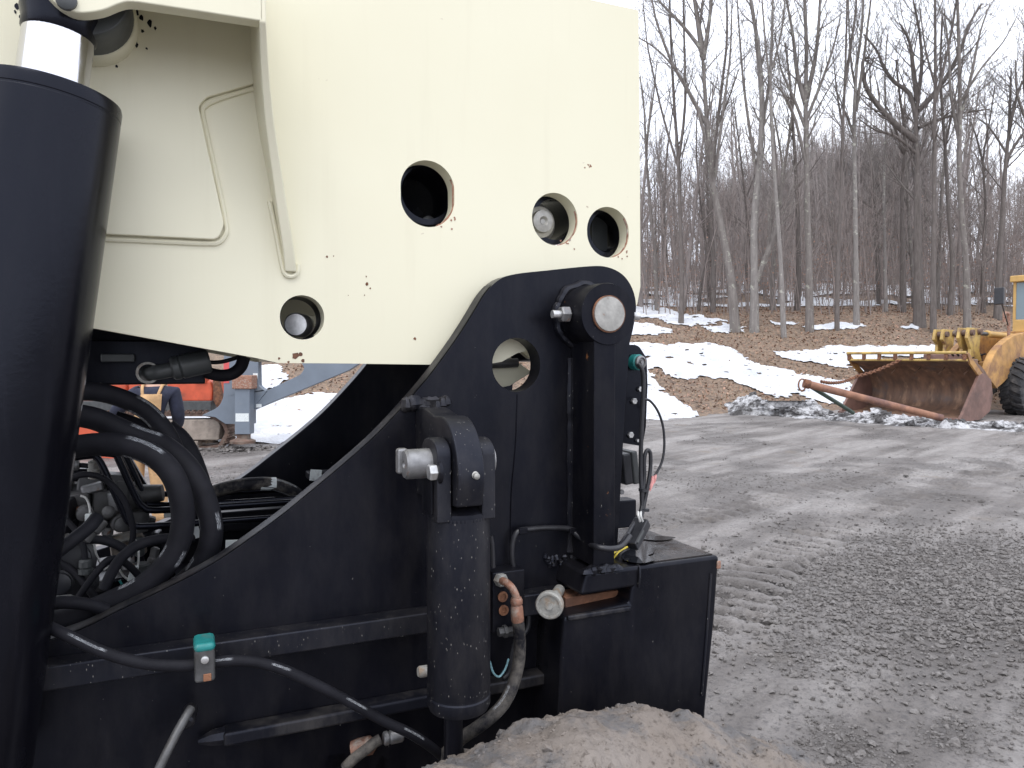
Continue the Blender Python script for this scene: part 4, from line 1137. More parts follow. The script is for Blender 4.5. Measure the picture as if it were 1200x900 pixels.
MB().lathe(L(224, 829, -.03), (-.2, -1, -.3), [(.012, 0), (.014, .006), (.014, .04), (.009, .044)], 14).build("link_joint", M['black_dusty'], TM)
hose([(404, 900, -.04), (415, 889, -.045), (428, 879, -.05), (438, 871, -.05), (446, 866, -.05)], 6.5, 'hose_dusty')
MB().lathe(L(449, 866, -.05), (1, 0, .02), [(.011, 0), (.0145, .003), (.0145, .010), (.011, .012), (.0145, .016), (.0145, .040), (.012, .043)], 18).build("ferrule", M['galv'], TM, angle=25)
MB().lathe(L(414, 878, .0), (1, -.5, .3), [(.02, 0), (.02, .04), (.01, .05)], 14).build("axle_fitting", M['rust_light'], TM)
for i in range(7):
    q = L(390 + i * 18, 884 + (i * 7 % 15), .03 + .02 * (i % 3))
    MB().box(q, (.05, .06, .04), Matrix.Rotation(i * .7, 3, 'Y')).build("axle_casting", M['black'], TM, .006)
MB().tube([(L(560, 900, -.1).x - .5, .3, .60), (L(560, 900, -.1).x + .6, .3, .60)], .10, 20).build("axle", M['black'], TM)

# ---- mud-caked wheel under the stabilizer cylinder
TR, TZ = 1.0, 0.0
tc = L(742, 815, -.19)
wheel = bpy.data.objects.new("wheel", None); COL.objects.link(wheel); wheel.parent = TM
ztread = L(735, 805, -.22).z
TZ = ztread - TR
uw = L(728, 823, -.22).x - .19
wheel.location = (uw, -.375, TZ)
NA, NB = 620, 84
prof = []
W2 = .185
for i in range(NB):
    t = i / (NB - 1)
    a = (t - .5) * 2
    # superelliptic tyre section: flat tread, rounded shoulders, sidewalls
    ang = a * math.pi * .5
    x_ = math.copysign(abs(math.sin(ang)) ** .62, ang) * W2
    y_ = TR - .30 + .30 * abs(math.cos(ang)) ** .42
    prof.append((x_, y_))
AA = np.linspace(math.radians(-12), math.radians(192), NA)
PX_, PY_ = np.array([q[0] for q in prof]), np.array([q[1] for q in prof])
A2, I2 = np.meshgrid(AA, np.arange(NB), indexing='ij')
xx, rr_ = PX_[I2], PY_[I2]
arc_ = A2 * TR
sarc = np.concatenate([[0], np.cumsum(np.hypot(np.diff(PX_), np.diff(PY_)))])[I2]
dsp = .020 * fbm(arc_ * 4, sarc * 4 + 5, 3) + .012 * fbm(arc_ * 14, sarc * 14, 4) + .0065 * np.abs(fbm(arc_ * 45, sarc * 45, 3, .6)) + .003 * fbm(arc_ * 130, sarc * 130, 2)
ridge = np.clip(fbm(arc_ * 9 + 40, sarc * 5, 3), 0, 1) * .022 * np.exp(-((xx - .15) / .035) ** 2)
dsp = dsp + ridge + .010 * np.abs(fbm(arc_ * 26 + 9, sarc * 26, 4, .65)) + .055 * np.clip(fbm(arc_ * 5 + 3.4, sarc * 5, 3) - .05, 0, 1) + .026 * fbm(arc_ * 2.2 + 1, sarc * 2.6, 3)
rr2 = rr_ + dsp
V = np.stack([np.cos(A2) * rr2, xx, np.sin(A2) * rr2], -1).reshape(-1, 3)
idx = np.arange(NA * NB).reshape(NA, NB)
Fq = np.stack([idx[:-1, :-1], idx[1:, :-1], idx[1:, 1:], idx[:-1, 1:]], -1).reshape(-1, 4)
ty = np_mesh("tyre", V, Fq, M['tyre_mud'], wheel)
# lower half of the tyre, plain
AA2 = np.linspace(math.radians(192), math.radians(348), 60)
A3, I3 = np.meshgrid(AA2, np.arange(0, NB, 3), indexing='ij')
V = np.stack([np.cos(A3) * PY_[I3], PX_[I3], np.sin(A3) * PY_[I3]], -1).reshape(-1, 3)
k3 = A3.shape[1]
idx = np.arange(60 * k3).reshape(60, k3)
Fq = np.stack([idx[:-1, :-1], idx[1:, :-1], idx[1:, 1:], idx[:-1, 1:]], -1).reshape(-1, 4)
np_mesh("tyre_foot", V, Fq, M['tyre_mud'], wheel)
MB().lathe((0, -.12, 0), (0, 1, 0), [(.02, 0), (.06, 0), (.08, .03), (.20, .06), (.29, .03), (.305, .0), (.31, .02), (.31, .24)], 40).build("rim", M['yellow'], wheel)

def ico():
    t = (1 + 5 ** .5) / 2
    v = np.array([(-1, t, 0), (1, t, 0), (-1, -t, 0), (1, -t, 0), (0, -1, t), (0, 1, t), (0, -1, -t), (0, 1, -t), (t, 0, -1), (t, 0, 1), (-t, 0, -1), (-t, 0, 1)], float)
    v /= np.linalg.norm(v[0])
    f = np.array([(0, 11, 5), (0, 5, 1), (0, 1, 7), (0, 7, 10), (0, 10, 11), (1, 5, 9), (5, 11, 4), (11, 10, 2), (10, 7, 6), (7, 1, 8), (3, 9, 4), (3, 4, 2), (3, 2, 6), (3, 6, 8), (3, 8, 9), (4, 9, 5), (2, 4, 11), (6, 2, 10), (8, 6, 7), (9, 8, 1)])
    return v, f

def stones(pos, size, flat=0.65, rng=RNG, jit=.28):
    v, f = ico()
    n = len(pos)
    P = np.repeat(v[None], n, 0) * (1 + jit * rng.normal(size=(n, 12, 1)).clip(-1.6, 1.6))
    P *= np.stack([rng.uniform(.7, 1.35, n), rng.uniform(.7, 1.2, n), rng.uniform(flat * .7, flat * 1.3, n)], -1)[:, None, :]
    a = rng.uniform(0, 6.28, n); c_, s_ = np.cos(a), np.sin(a)
    X = P[..., 0] * c_[:, None] - P[..., 1] * s_[:, None]
    Y = P[..., 0] * s_[:, None] + P[..., 1] * c_[:, None]
    P = np.stack([X, Y, P[..., 2]], -1) * np.asarray(size)[:, None, None] + np.asarray(pos)[:, None, :]
    Fc = (f[None] + (np.arange(n) * 12)[:, None, None]).reshape(-1, 3)
    return P.reshape(-1, 3), Fc

n = 24000
aa = RNG.uniform(math.radians(15), math.radians(165), n)
ii = RNG.integers(6, NB - 3, n)
cl_ = fbm(aa * TR * 7, ii * .08, 2)
keep = cl_ > RNG.uniform(-.5, .5, n)
aa, ii = aa[keep], ii[keep]
ia = ((aa - AA[0]) / (AA[-1] - AA[0]) * (NA - 1)).astype(int)
rad_ = rr2[ia, ii] - .001
P = np.stack([np.cos(aa) * rad_, PX_[ii], np.sin(aa) * rad_], -1)
sz = RNG.gamma(1.8, .0011, len(P)).clip(.0008, .0095)
far = RNG.random(len(P)) < .25
sz = np.where((PX_[ii] > .12), sz * 1.5, sz)
V, Fc = stones(P, sz, .8)
np_mesh("mud_crumbs", V, Fc, M['tyre_mud'], wheel, False, "stuff")

# ================================================================== GROUND AND HILLSIDE
def lot_h(x, y, fine=True):
    r = np.hypot(x, y)
    z = 0.030 * fbm(x * .35, y * .35, 3) + 0.018 * fbm(x * 1.3, y * 1.3, 3)
    # long smears left by wheels and blade, running to the right and away
    dx, dy = math.cos(math.radians(48)), math.sin(math.radians(48))
    a_, b_ = x * dx + y * dy, -x * dy + y * dx
    z = z + 0.018 * fbm(a_ * .35, b_ * 2.6, 4)
    if fine:
        rough = np.clip(fbm(x * .8 + 30, y * .8, 3) * 1.3 + .45, 0.08, 1)
        z = z + rough * (0.022 * np.abs(fbm(x * 4, y * 4, 4, .6)) + 0.014 * fbm(x * 14, y * 14, 3, .65))
    return z

def track_marks(x, y):
    """bar prints of crawler shoes along two lanes"""
    dz = np.zeros_like(x)
    for lane in ([(845, 735), (905, 660), (985, 612), (1060, 582), (1150, 553), (1260, 524)], [(800, 610), (880, 590), (970, 571), (1050, 556), (1200, 531)], [(800, 742), (850, 700), (910, 655), (960, 628)]):
        P = [gp(*q) for q in lane]
        acc = 0.0
        for p, q in zip(P, P[1:]):
            d = (q - p); ln_ = math.hypot(d.x, d.y); ux, uy = d.x / ln_, d.y / ln_
            s_ = (x - p.x) * ux + (y - p.y) * uy
            o = -(x - p.x) * uy + (y - p.y) * ux
            inside = (s_ >= 0) & (s_ < ln_) & (np.abs(o) < .30)
            ed = np.clip((.30 - np.abs(o)) / .06, 0, 1)
            bar = np.clip(np.sin((s_ + acc) * 2 * np.pi / .25 + 1.2 * fbm(x * .9, y * .9, 2)) * 1.6, -1, 1)
            g = np.clip(.75 + fbm(x * 1.1 + 8, y * 1.1, 2) * 1.1, 0, 1)
            dz = np.where(inside, dz + ed * g * (0.042 * bar - .02), dz)
            acc += ln_
    return dz

ncol, nrow = 720, 840
azs = np.linspace(math.radians(-44), math.radians(47), ncol)
tt = np.linspace(0, 1, nrow)
ang_d = np.radians(40) * (1 - tt) ** 1.15 + np.radians(2.95) * (1 - (1 - tt) ** 1.15)
rs_ = CAM_H / np.tan(ang_d)
Rg, Ag = np.meshgrid(rs_, azs, indexing='ij')
Xg, Yg = Rg * np.sin(Ag), Rg * np.cos(Ag)
Zg = lot_h(Xg, Yg) + track_marks(Xg, Yg)
blend = np.clip(np.minimum((Ag - azs[0]), (azs[-1] - Ag)) / math.radians(8), 0, 1) * np.clip((Rg - rs_[0]) / .5, 0, 1)
blend = blend * blend * (3 - 2 * blend)
Zg = Zg * blend - .10 * (1 - blend)
idx = np.arange(nrow * ncol).reshape(nrow, ncol)
Fq = np.stack([idx[:-1, :-1], idx[:-1, 1:], idx[1:, 1:], idx[1:, :-1]], -1).reshape(-1, 4)
o = np_mesh("ground", np.stack([Xg, Yg, Zg], -1).reshape(-1, 3), Fq, M['mud'], kind="structure")
def loose_shade(x, y):
    hp = gp(1105, 690)
    v_ = (y - hp.y) / .95; u_ = (x - hp.x - v_ * .5) / .95
    heap = 1.3 * np.exp(-(u_ ** 2 + v_ ** 2) / 2.6) * (fbm(x * .9 + 3, y * .9, 3) > -.75)
    a_ = np.clip((fbm(x * .9, y * .9, 3) + .02) / .34, 0, 1) * (y < 14)
    b_ = np.clip((fbm(x * .5, y * .5, 3) + .02) / .36, 0, 1) * (y > 7)
    return np.clip(np.maximum(np.maximum(a_, b_), heap) + .35 * fbm(x * 7, y * 7, 3), 0, 1)
at_ = o.data.attributes.new("loose_shade", 'FLOAT', 'POINT')
at_.data.foreach_set("value", loose_shade(Xg, Yg).ravel().astype(np.float32))
# the rest of the yard, out to the horizon
gx = np.concatenate([-np.geomspace(900, 4, 26), np.linspace(-3, 3, 9), np.geomspace(4, 900, 26)])
X2, Y2 = np.meshgrid(gx, gx, indexing='ij')
Z2 = -0.09 + 0 * X2
idx = np.arange(X2.size).reshape(X2.shape)
Fq = np.stack([idx[:-1, :-1], idx[1:, :-1], idx[1:, 1:], idx[:-1, 1:]], -1).reshape(-1, 4)
np_mesh("ground", np.stack([X2, Y2, Z2], -1).reshape(-1, 3), Fq, M['mud'], kind="structure")

# hillside
def sheet(name, xs, ys, hf, mat, kind="structure", keep=None):
    X_, Y_ = np.meshgrid(xs, ys, indexing='ij')
    Z_ = hf(X_, Y_)
    id_ = np.arange(X_.size).reshape(X_.shape)
    Q = np.stack([id_[:-1, :-1], id_[1:, :-1], id_[1:, 1:], id_[:-1, 1:]], -1).reshape(-1, 4)
    Vv = np.stack([X_, Y_, Z_], -1).reshape(-1, 3)
    if keep is not None:
        kf = keep(X_, Y_).ravel()
        Q = Q[kf[Q].all(1)]
        used = np.unique(Q); remap = np.full(len(Vv), -1); remap[used] = np.arange(len(used))
        Vv, Q = Vv[used], remap[Q]
    return np_mesh(name, Vv, Q, mat, kind=kind)

def hill_fine(x, y):
    s_ = y - edge_y(x)
    # the toe of the bank is ragged
    return hill_h(x, y) + 0.05 * fbm(x * 3.1, y * 3.1, 4) + np.where(s_ < 1.5, 0.10 * fbm(x * 1.4, y * 1.4, 3), 0)
sheet("hillside", np.linspace(-14, 34, 330), np.linspace(14, 46, 330), hill_fine, M['litter'], keep=lambda x, y: y > edge_y(x) - 2.2)
sheet("hillside", np.concatenate([np.linspace(-400, -60, 12), np.linspace(-50, 100, 90), np.linspace(110, 400, 12)]), np.concatenate([np.linspace(43, 110, 60), np.linspace(115, 420, 30)]), lambda x, y: hill_h(x, y) - .06, M['litter'])
sheet("hillside", np.linspace(-90, -13.6, 40), np.linspace(10, 46, 40), lambda x, y: hill_h(x, y), M['litter'], keep=lambda x, y: y > edge_y(x) - 2.2)
sheet("hillside", np.linspace(33.6, 110, 40), np.linspace(10, 46, 40), lambda x, y: hill_h(x, y), M['litter'], keep=lambda x, y: y > edge_y(x) - 2.2)

# snow patches: outlines lie on the ground
Z7 = lambda pts: [(740 + x / 2.609, 320 + y / 2.609) for x, y in pts]
snow_px = {
    'a': Z7([(-60, 212), (40, 215), (100, 217), (250, 215), (330, 240), (372, 275), (420, 292), (500, 303), (570, 318), (650, 332), (690, 352), (700, 420), (560, 392), (500, 372), (440, 388), (380, 362), (300, 332), (240, 322), (180, 332), (120, 322), (85, 292), (60, 302), (110, 372), (190, 420), (205, 445), (130, 455), (70, 480), (-60, 478)]),
    'b': Z7([(425, 240), (560, 235), (690, 232), (760, 240), (800, 320), (690, 305), (640, 292), (560, 277), (480, 268)]),
    'c': Z7([(570, 229), (700, 226), (960, 222), (1010, 250), (980, 262), (760, 262), (720, 238), (600, 235)]),
    'd': Z7([(-20, 103), (60, 104), (130, 116), (215, 132), (300, 150), (250, 160), (190, 163), (120, 158), (60, 140), (-20, 135)]),
    'e': Z7([(-20, 150), (60, 153), (110, 172), (132, 184), (62, 193), (-20, 188)]),
    'f': Z7([(215, 165), (290, 157), (352, 164), (346, 182), (290, 186), (235, 179)]),
    'g': Z7([(518, 166), (560, 158), (640, 152), (735, 161), (700, 168), (640, 173), (540, 176)]),
    'h': Z7([(310, 410), (350, 407), (432, 424), (424, 458), (345, 442)]),
    'i': Z7([(820, 165), (860, 158), (905, 163), (880, 172), (830, 174)]),
    'j': Z7([(420, 148), (480, 150), (520, 156), (470, 164), (430, 158)]),
    'l': [(250, 530), (296, 521), (340, 521), (372, 503), (398, 470), (402, 462), (360, 463), (330, 470), (300, 473), (262, 500)],
    'm': [(285, 432), (330, 428), (338, 445), (300, 462), (270, 470)],
}
snow_polys = {k: [(lambda q: (q.x, q.y))(gp_hill(x, y)) for x, y in p] for k, p in snow_px.items()}
def snow_mask(x, y):
    jx, jy = x + .28 * fbm(x * 1.1, y * 1.1, 4), y + .32 * fbm(x * 1.1 + 50, y * 1.1, 4)
    jx, jy = jx + .17 * fbm(x * 4.3, y * 4.3, 3), jy + .17 * fbm(x * 4.3 + 9, y * 4.3, 3)
    m_ = np.zeros(x.shape, bool)
    for p in snow_polys.values():
        m_ |= inpoly(jx, jy, p)
    s_ = y - edge_y(x)
    # holes where grass and leaves poke through
    m_ &= fbm(x * 2.4, y * 2.4, 4) < .60
    wood = (s_ > 19.5) & (fbm(x * .22, y * .3, 4) > -.12)
    outl = (x < -7) & (s_ > .5) & (s_ < 5 + 2 * perlin(x * .3, y * .3))
    return m_ | wood | outl
def snow_h(x, y):
    return hill_fine(x, y) + 0.055 + .05 * fbm(x * 1.6, y * 1.6, 4)
sheet("snow", np.linspace(-13, 33, 520), np.linspace(14.5, 45.6, 470), snow_h, M['snow'], "structure", snow_mask)
sheet("snow", np.linspace(-60, 110, 300), np.linspace(45.4, 110, 190), lambda x, y: hill_h(x, y) + .05, M['snow'], "structure", lambda x, y: fbm(x * .22, y * .3, 4) > -.2)

# dirty ploughed snow along the foot of the bank
bank_px = [(898, 478), (920, 486), (970, 490), (1020, 494), (1080, 498), (1140, 501), (1200, 504), (1290, 508)]
BP = np.array([(gp(x, y + 2).x, gp(x, y + 2).y) for x, y in bank_px])
def bank_h(u, v, ln_):
    env = np.clip(u / .9, 0, 1) * np.clip((ln_ - u) / .5, 0, 1)
    prof_ = np.clip(1 - np.abs(v - .75) / .95, 0, 1) ** .7
    n_ = .55 + .40 * fbm(u * .8, v * .9, 3)
    tall = np.interp(u, [0, .5, 1.4, 3.2, 4.0, 9], [.5, .8, 1.0, .95, .45, .36])
    return .92 * env * prof_ * tall * (.95 * n_ + .30 * np.abs(fbm(u * 1.9, v * 1.9, 3)) + .14 * fbm(u * 5, v * 5, 4, .6) + .05 * np.abs(fbm(u * 14, v * 14, 3))) - .03
seg = np.hypot(*np.diff(BP, axis=0).T); cum = np.concatenate([[0], np.cumsum(seg)])
us = np.linspace(0, cum[-1], 380); vvv = np.linspace(-.25, 1.75, 70)
U_, V_ = np.meshgrid(us, vvv, indexing='ij')
cx_, cy_ = np.interp(U_, cum, BP[:, 0]), np.interp(U_, cum, BP[:, 1])
dvx, dvy = np.gradient(np.interp(us, cum, BP[:, 0])), np.gradient(np.interp(us, cum, BP[:, 1]))
nl = np.hypot(dvx, dvy); nxx, nyy = (-dvy / nl)[:, None], (dvx / nl)[:, None]
flip = np.where(nyy < 0, -1, 1)
bx, by = cx_ + V_ * nxx * flip, cy_ + V_ * nyy * flip
bz = bank_h(U_, V_, cum[-1]) + np.maximum(lot_h(bx, by, False) - .02, 0)
idx = np.arange(U_.size).reshape(U_.shape)
Fq = np.stack([idx[:-1, :-1], idx[1:, :-1], idx[1:, 1:], idx[:-1, 1:]], -1).reshape(-1, 4)
np_mesh("snow_bank", np.stack([bx, by, bz], -1).reshape(-1, 3), Fq, M['slush'], kind="structure")

n = 900
uu = RNG.uniform(.2, cum[-1] - .2, n); vv = RNG.normal(.62, .34, n).clip(-.2, 1.6)
k = RNG.random(n) < np.interp(uu, [0, 3.2, 4.2, 9], [1, .9, .45, .35]); uu, vv = uu[k], vv[k]
ix = np.clip((uu / cum[-1] * 379).astype(int), 0, 379); iy = np.clip(((vv + .25) / 2.0 * 69).astype(int), 0, 69)
P = np.stack([bx[ix, iy], by[ix, iy], bz[ix, iy]], -1)
V, Fc = stones(P, RNG.gamma(2.0, .032, len(P)).clip(.02, .22), .8, RNG, .22)
np_mesh("snow_chunks", V, Fc, M['slush'], None, False, "stuff")

# clods and stones strewn over the mud
def clods(n, ymin, ymax, smin, smax, cluster):
    u = RNG.random(n); dep = 1 / (1 / ymin + (1 / ymax - 1 / ymin) * u)
    px = RNG.uniform(120, 1290, n)
    x = (px - 600) / F_PX * dep
    k = fbm(x * cluster[0], dep * cluster[0], 3) > RNG.uniform(cluster[1], cluster[2], n)
    x, y = x[k], dep[k]
    k2 = (y < edge_y(x) - .2) & ((np.abs(track_marks(x, y)) < .004) | (RNG.random(len(x)) < .12))
    x, y = x[k2], y[k2]
    z = lot_h(x, y) + track_marks(x, y)
    s_ = RNG.gamma(2.0, 1.0, len(x)) * (smax - smin) / 6 + smin
    return np.stack([x, y, z + s_ * .25], -1), s_
P1, S1 = clods(75000, 2.6, 14, .003, .013, (.9, .02, .40))
P2, S2 = clods(26000, 7, 26, .006, .024, (.5, .0, .42))
P4, S4 = clods(900, 2.6, 18, .010, .036, (1.1, -.3, .5))
# the broad spread of broken clods at the right
u0 = RNG.normal(size=(17000, 2)); c_ = gp(1105, 690)
xx_, yy_ = c_.x + u0[:, 0] * .95 + u0[:, 1] * .5, c_.y + u0[:, 1] * .95
k = fbm(xx_ * .9 + 3, yy_ * .9, 3) > -.75
xx_, yy_ = xx_[k], yy_[k]
P3 = np.stack([xx_, yy_, lot_h(xx_, yy_) + .008], -1); S3 = RNG.gamma(2.0, .0040, len(xx_)).clip(.0035, .030)
P1, S1 = np.concatenate([P1, P4]), np.concatenate([S1, S4])
V, Fc = stones(np.concatenate([P1, P2, P3]), np.concatenate([S1, S2, S3]), .75)
np_mesh("clods", V, Fc, M['clod'], None, False, "stuff")

# fallen leaves and grass tufts on the bank
def cards(n, region, size, mat, name, up=.5, zoff=.05, asp=.6):
    x = RNG.uniform(region[0], region[1], n); y = RNG.uniform(region[2], region[3], n)
    k = (y - edge_y(x) > .6) & ~snow_mask(x, y)
    x, y = x[k], y[k]; n = len(x)
    z = hill_fine(x, y) + zoff * RNG.random(n)
    a = RNG.uniform(0, 6.28, n); t = RNG.normal(0, up, (n, 2))
    e1 = np.stack([np.cos(a), np.sin(a), t[:, 0]], -1); e2 = np.stack([-np.sin(a), np.cos(a), t[:, 1]], -1) * asp
    s_ = (size * RNG.uniform(.6, 1.4, n))[:, None]
    c = np.stack([x, y, z], -1)
    Vv = np.stack([c - e1 * s_, c + e2 * s_, c + e1 * s_, c - e2 * s_], 1).reshape(-1, 3)
    return np_mesh(name, Vv, np.arange(4 * n).reshape(n, 4), mat, None, False, "stuff")
cards(26000, (-9, 26, 16, 46), .055, M['leaf'], "fallen_leaves", .6)
cards(9000, (-9, 26, 16, 46), .05, M['beech_leaf'], "fallen_leaves", .6)
n = 6500
x = RNG.uniform(-8, 24, n); y = RNG.uniform(16, 42, n)
k = snow_mask(x, y) & (fbm(x * .8, y * .8, 3) > RNG.uniform(-.3, .5, n)); x, y = x[k], y[k]; n = len(x)
a = RNG.uniform(0, 6.28, n); s_ = RNG.gamma(2, .02, n).clip(.015, .11)[:, None]
e1 = np.stack([np.cos(a), np.sin(a), RNG.normal(0, .3, n)], -1); e2 = np.stack([-np.sin(a), np.cos(a), RNG.normal(0, .3, n)], -1) * .55
c = np.stack([x, y, snow_h(x, y) + .012], -1)
np_mesh("fallen_leaves", np.stack([c - e1 * s_, c + e2 * s_, c + e1 * s_, c - e2 * s_], 1).reshape(-1, 3), np.arange(4 * n).reshape(n, 4), M['leaf'], None, False, "stuff")
n = 16000
x = RNG.uniform(-8, 24, n); y = RNG.uniform(16, 40, n)
k = (y - edge_y(x) > .5) & ~snow_mask(x, y) & (fbm(x * .6, y * .6, 3) > -.05) & (y - edge_y(x) < 12)
x, y = x[k], y[k]; z = hill_fine(x, y) - .01; n = len(x)
a = RNG.uniform(0, 6.28, n); h = RNG.uniform(.06, .26, n); ld = RNG.normal(0, .10, (n, 2))
w_ = .006
b0 = np.stack([x - np.cos(a) * w_, y - np.sin(a) * w_, z], -1); b1 = np.stack([x + np.cos(a) * w_, y + np.sin(a) * w_, z], -1)
tp = np.stack([x + ld[:, 0], y + ld[:, 1], z + h], -1)
np_mesh("dead_grass", np.stack([b0, b1, tp], 1).reshape(-1, 3), np.arange(3 * n).reshape(n, 3), M['grass'], None, False, "stuff")

# ================================================================== TREES
def rnd_perp(d, rg):
    v = Vector((rg.gauss(0, 1), rg.gauss(0, 1), rg.gauss(0, 1)))
    v -= d * v.dot(d)
    return v.normalized() if v.length > 1e-4 else Vector((1, 0, 0))

def grow(mb, p, d, ln_, r, lvl, rg, up=.12, kids=(7, 5, 3), spread=(26, 52)):
    n = 4 if lvl > 0 else 3
    pts, rad, dd = [p], [r], d.normalized()
    for i in range(n):
        dd = (dd + rnd_perp(dd, rg) * rg.uniform(.03, .18) + Vector((0, 0, up))).normalized()
        pts.append(pts[-1] + dd * ln_ / n)
        rad.append(max(.0065, r * (1 - .78 * (i + 1) / n)))
    mb.tube(pts, rad, 5 if r > .05 else (4 if r > .02 else 3), 0, False)
    if lvl > 0:
        for k in range(kids[-lvl] if lvl <= len(kids) else 4):
            t = rg.uniform(.18, 1) * n
            i = min(int(t), n - 1); q = pts[i].lerp(pts[i + 1], t - i)
            axis = (pts[i + 1] - pts[i]).normalized()
            an = math.radians(rg.uniform(*spread))
            nd = axis * math.cos(an) + rnd_perp(axis, rg) * math.sin(an)
            grow(mb, q, nd, ln_ * rg.uniform(.38, .62) * (1 - .3 * t / n), max(.006, r * (1 - .6 * t / n) * .5), lvl - 1, rg, up, kids, spread)

def hero(label, base_px, depth, wpx, path, limbs, mat, seed, kids=(6, 5, 3), wisp=1.0, group=None):
    rg = random.Random(seed)
    b = at(base_px, 372, depth)
    b.z = hz(b.x, depth) - .1
    root = thing("tree", label, "tree", b, 0, group)
    def W(px, py, jit=0):
        q = at(px, py, depth + jit) - b
        return q
    pts = [Vector((0, 0, 0))] + [W(x, y) for x, y in path]
    r0 = wpx / 2 * .70 * depth / F_PX
    zt_ = max(p.z for p in pts)
    rad = [max(.02, r0 * (1.25 if i == 0 else (1 - .72 * min(1, p.z / (zt_ * 1.05))))) for i, p in enumerate(pts)]
    MB().tube(pts, rad, 10, 4).build("trunk", M[mat], root, angle=80)
    mb = MB()
    def spawn(P, R, t0, count, ln_):
        for k in range(count):
            t = (t0 + (1 - t0) * (k + rg.random()) / count) * (len(P) - 1)
            i = min(int(t), len(P) - 2); q = P[i].lerp(P[i + 1], t - i)
            ax_ = (P[i + 1] - P[i]).normalized(); an = math.radians(rg.uniform(22, 55))
            nd = ax_ * math.cos(an) + rnd_perp(ax_, rg) * math.sin(an)
            fr_ = 1 - .55 * t / len(P)
            grow(mb, q, nd, ln_ * rg.uniform(.6, 1.2) * fr_, max(.014, (R[i] * (1 - t + i) + R[i + 1] * (t - i)) * .42), 2, rg, .13, kids)
    for lb in limbs:
        st, rl_, pl_ = lb
        jit = rg.uniform(-1.2, 1.2)
        P = [W(*pl_[0])] + [W(x, y, jit * (i + 1) / len(pl_)) for i, (x, y) in enumerate(pl_[1:])]
        R = [rl_ / 2 * depth / F_PX * (1 - .7 * i / max(1, len(P) - 1)) for i in range(len(P))]
        R = [max(.012, v) for v in R]
        mb.tube(P, R, 6, 3, False)
        spawn(P, R, .2, int(9 * wisp), 3.2)
    spawn(pts, rad, .40, int(13 * wisp), 3.8)
    mb.build("branches", M[mat if mat != 'bark_pale' else 'bark_grey'], root, angle=80)
    return root

hero("dark straight tree with two upright stems nearest the cream boom", 798, 39, 8, [(799, 330), (797, 250), (795, 190), (790, 120), (786, 40), (783, -60)], [(0, 4, [(795, 190), (803, 120), (801, 20), (800, -60)]), (0, 3, [(796, 200), (778, 140), (764, 80), (757, 40), (752, -20)])], 'bark_dark', 1)
hero("big mottled grey tree leaning left, with fan of heavy limbs above the snow patch", 862, 38, 15, [(857, 330), (846, 270), (835, 215), (829, 150), (825, 90), (823, 60)], [(0, 8, [(824, 66), (817, 20), (808, -40)]), (0, 6, [(824, 70), (833, 10), (836, -50)]), (0, 5, [(830, 150), (806, 106), (786, 70), (768, 20), (760, -30)]), (0, 5, [(825, 62), (800, 30), (776, 5), (762, -10)]), (0, 4, [(832, 190), (818, 130), (795, 86), (770, 58), (748, 44)]), (0, 4, [(836, 220), (850, 110), (856, 60), (858, 0)])], 'bark_grey', 2, wisp=1.1)
hero("pale forked grey tree, one stem leaning right like a prop", 884, 38, 14, [(884, 330), (884, 260), (889, 200), (893, 130), (889, 60), (880, 0), (874, -60)], [(0, 8, [(885, 332), (900, 295), (910, 262), (914, 240), (918, 190)]), (0, 4, [(888, 215), (874, 120), (868, 60), (862, -30)]), (0, 4, [(893, 150), (902, 90), (905, 20), (908, -40)])], 'bark_pale', 3)
hero("slim lichen-spotted tree leaning left, pale at its foot", 919, 37, 8, [(915, 310), (911, 250), (906, 180), (903, 100), (905, 40), (906, -60)], [(0, 3, [(904, 110), (898, 60), (893, 0), (890, -50)]), (0, 3, [(905, 80), (917, 30), (922, -40)])], 'bark_pale', 4)
hero("tall dark tree whose crown splits into many upright stems", 949, 38, 12, [(948, 310), (946, 240), (945, 170), (944, 120), (945, 60), (943, 0), (940, -60)], [(0, 6, [(945, 125), (934, 85), (929, 40), (918, -20)]), (0, 6, [(945, 115), (955, 70), (960, 20), (962, -40)]), (0, 4, [(944, 150), (928, 110), (915, 80), (908, 40)]), (0, 4, [(945, 140), (965, 90), (978, 50), (985, 20)]), (0, 4, [(946, 200), (932, 140), (918, 110), (907, 98)])], 'bark_grey', 5, wisp=1.2)
hero("slender dark tree standing left of the pale straight trunk", 981, 38, 7, [(982, 300), (985, 240), (987, 170), (990, 100), (992, 30), (994, -50)], [(0, 4, [(990, 100), (996, 60), (1003, 10), (1006, -50)]), (0, 3, [(988, 150), (981, 110), (976, 60)])], 'bark_dark', 6)
hero("pale straight trunk, lightest of the group in the middle", 1004, 39, 9, [(1003, 300), (1002, 220), (1001, 140), (1004, 80), (1010, 30), (1014, -50)], [(0, 4, [(1003, 130), (1012, 70), (1018, 20), (1026, -40)]), (0, 3, [(1004, 110), (996, 60), (994, -30)]), (0, 3, [(1002, 165), (990, 130), (975, 95)])], 'bark_pale', 7)
hero("thin pale pole of a tree behind the bucket's far corner", 1038, 42, 6, [(1037, 300), (1036, 220), (1038, 150), (1037, 90), (1040, 40)], [], 'bark_pale', 8, wisp=.7)
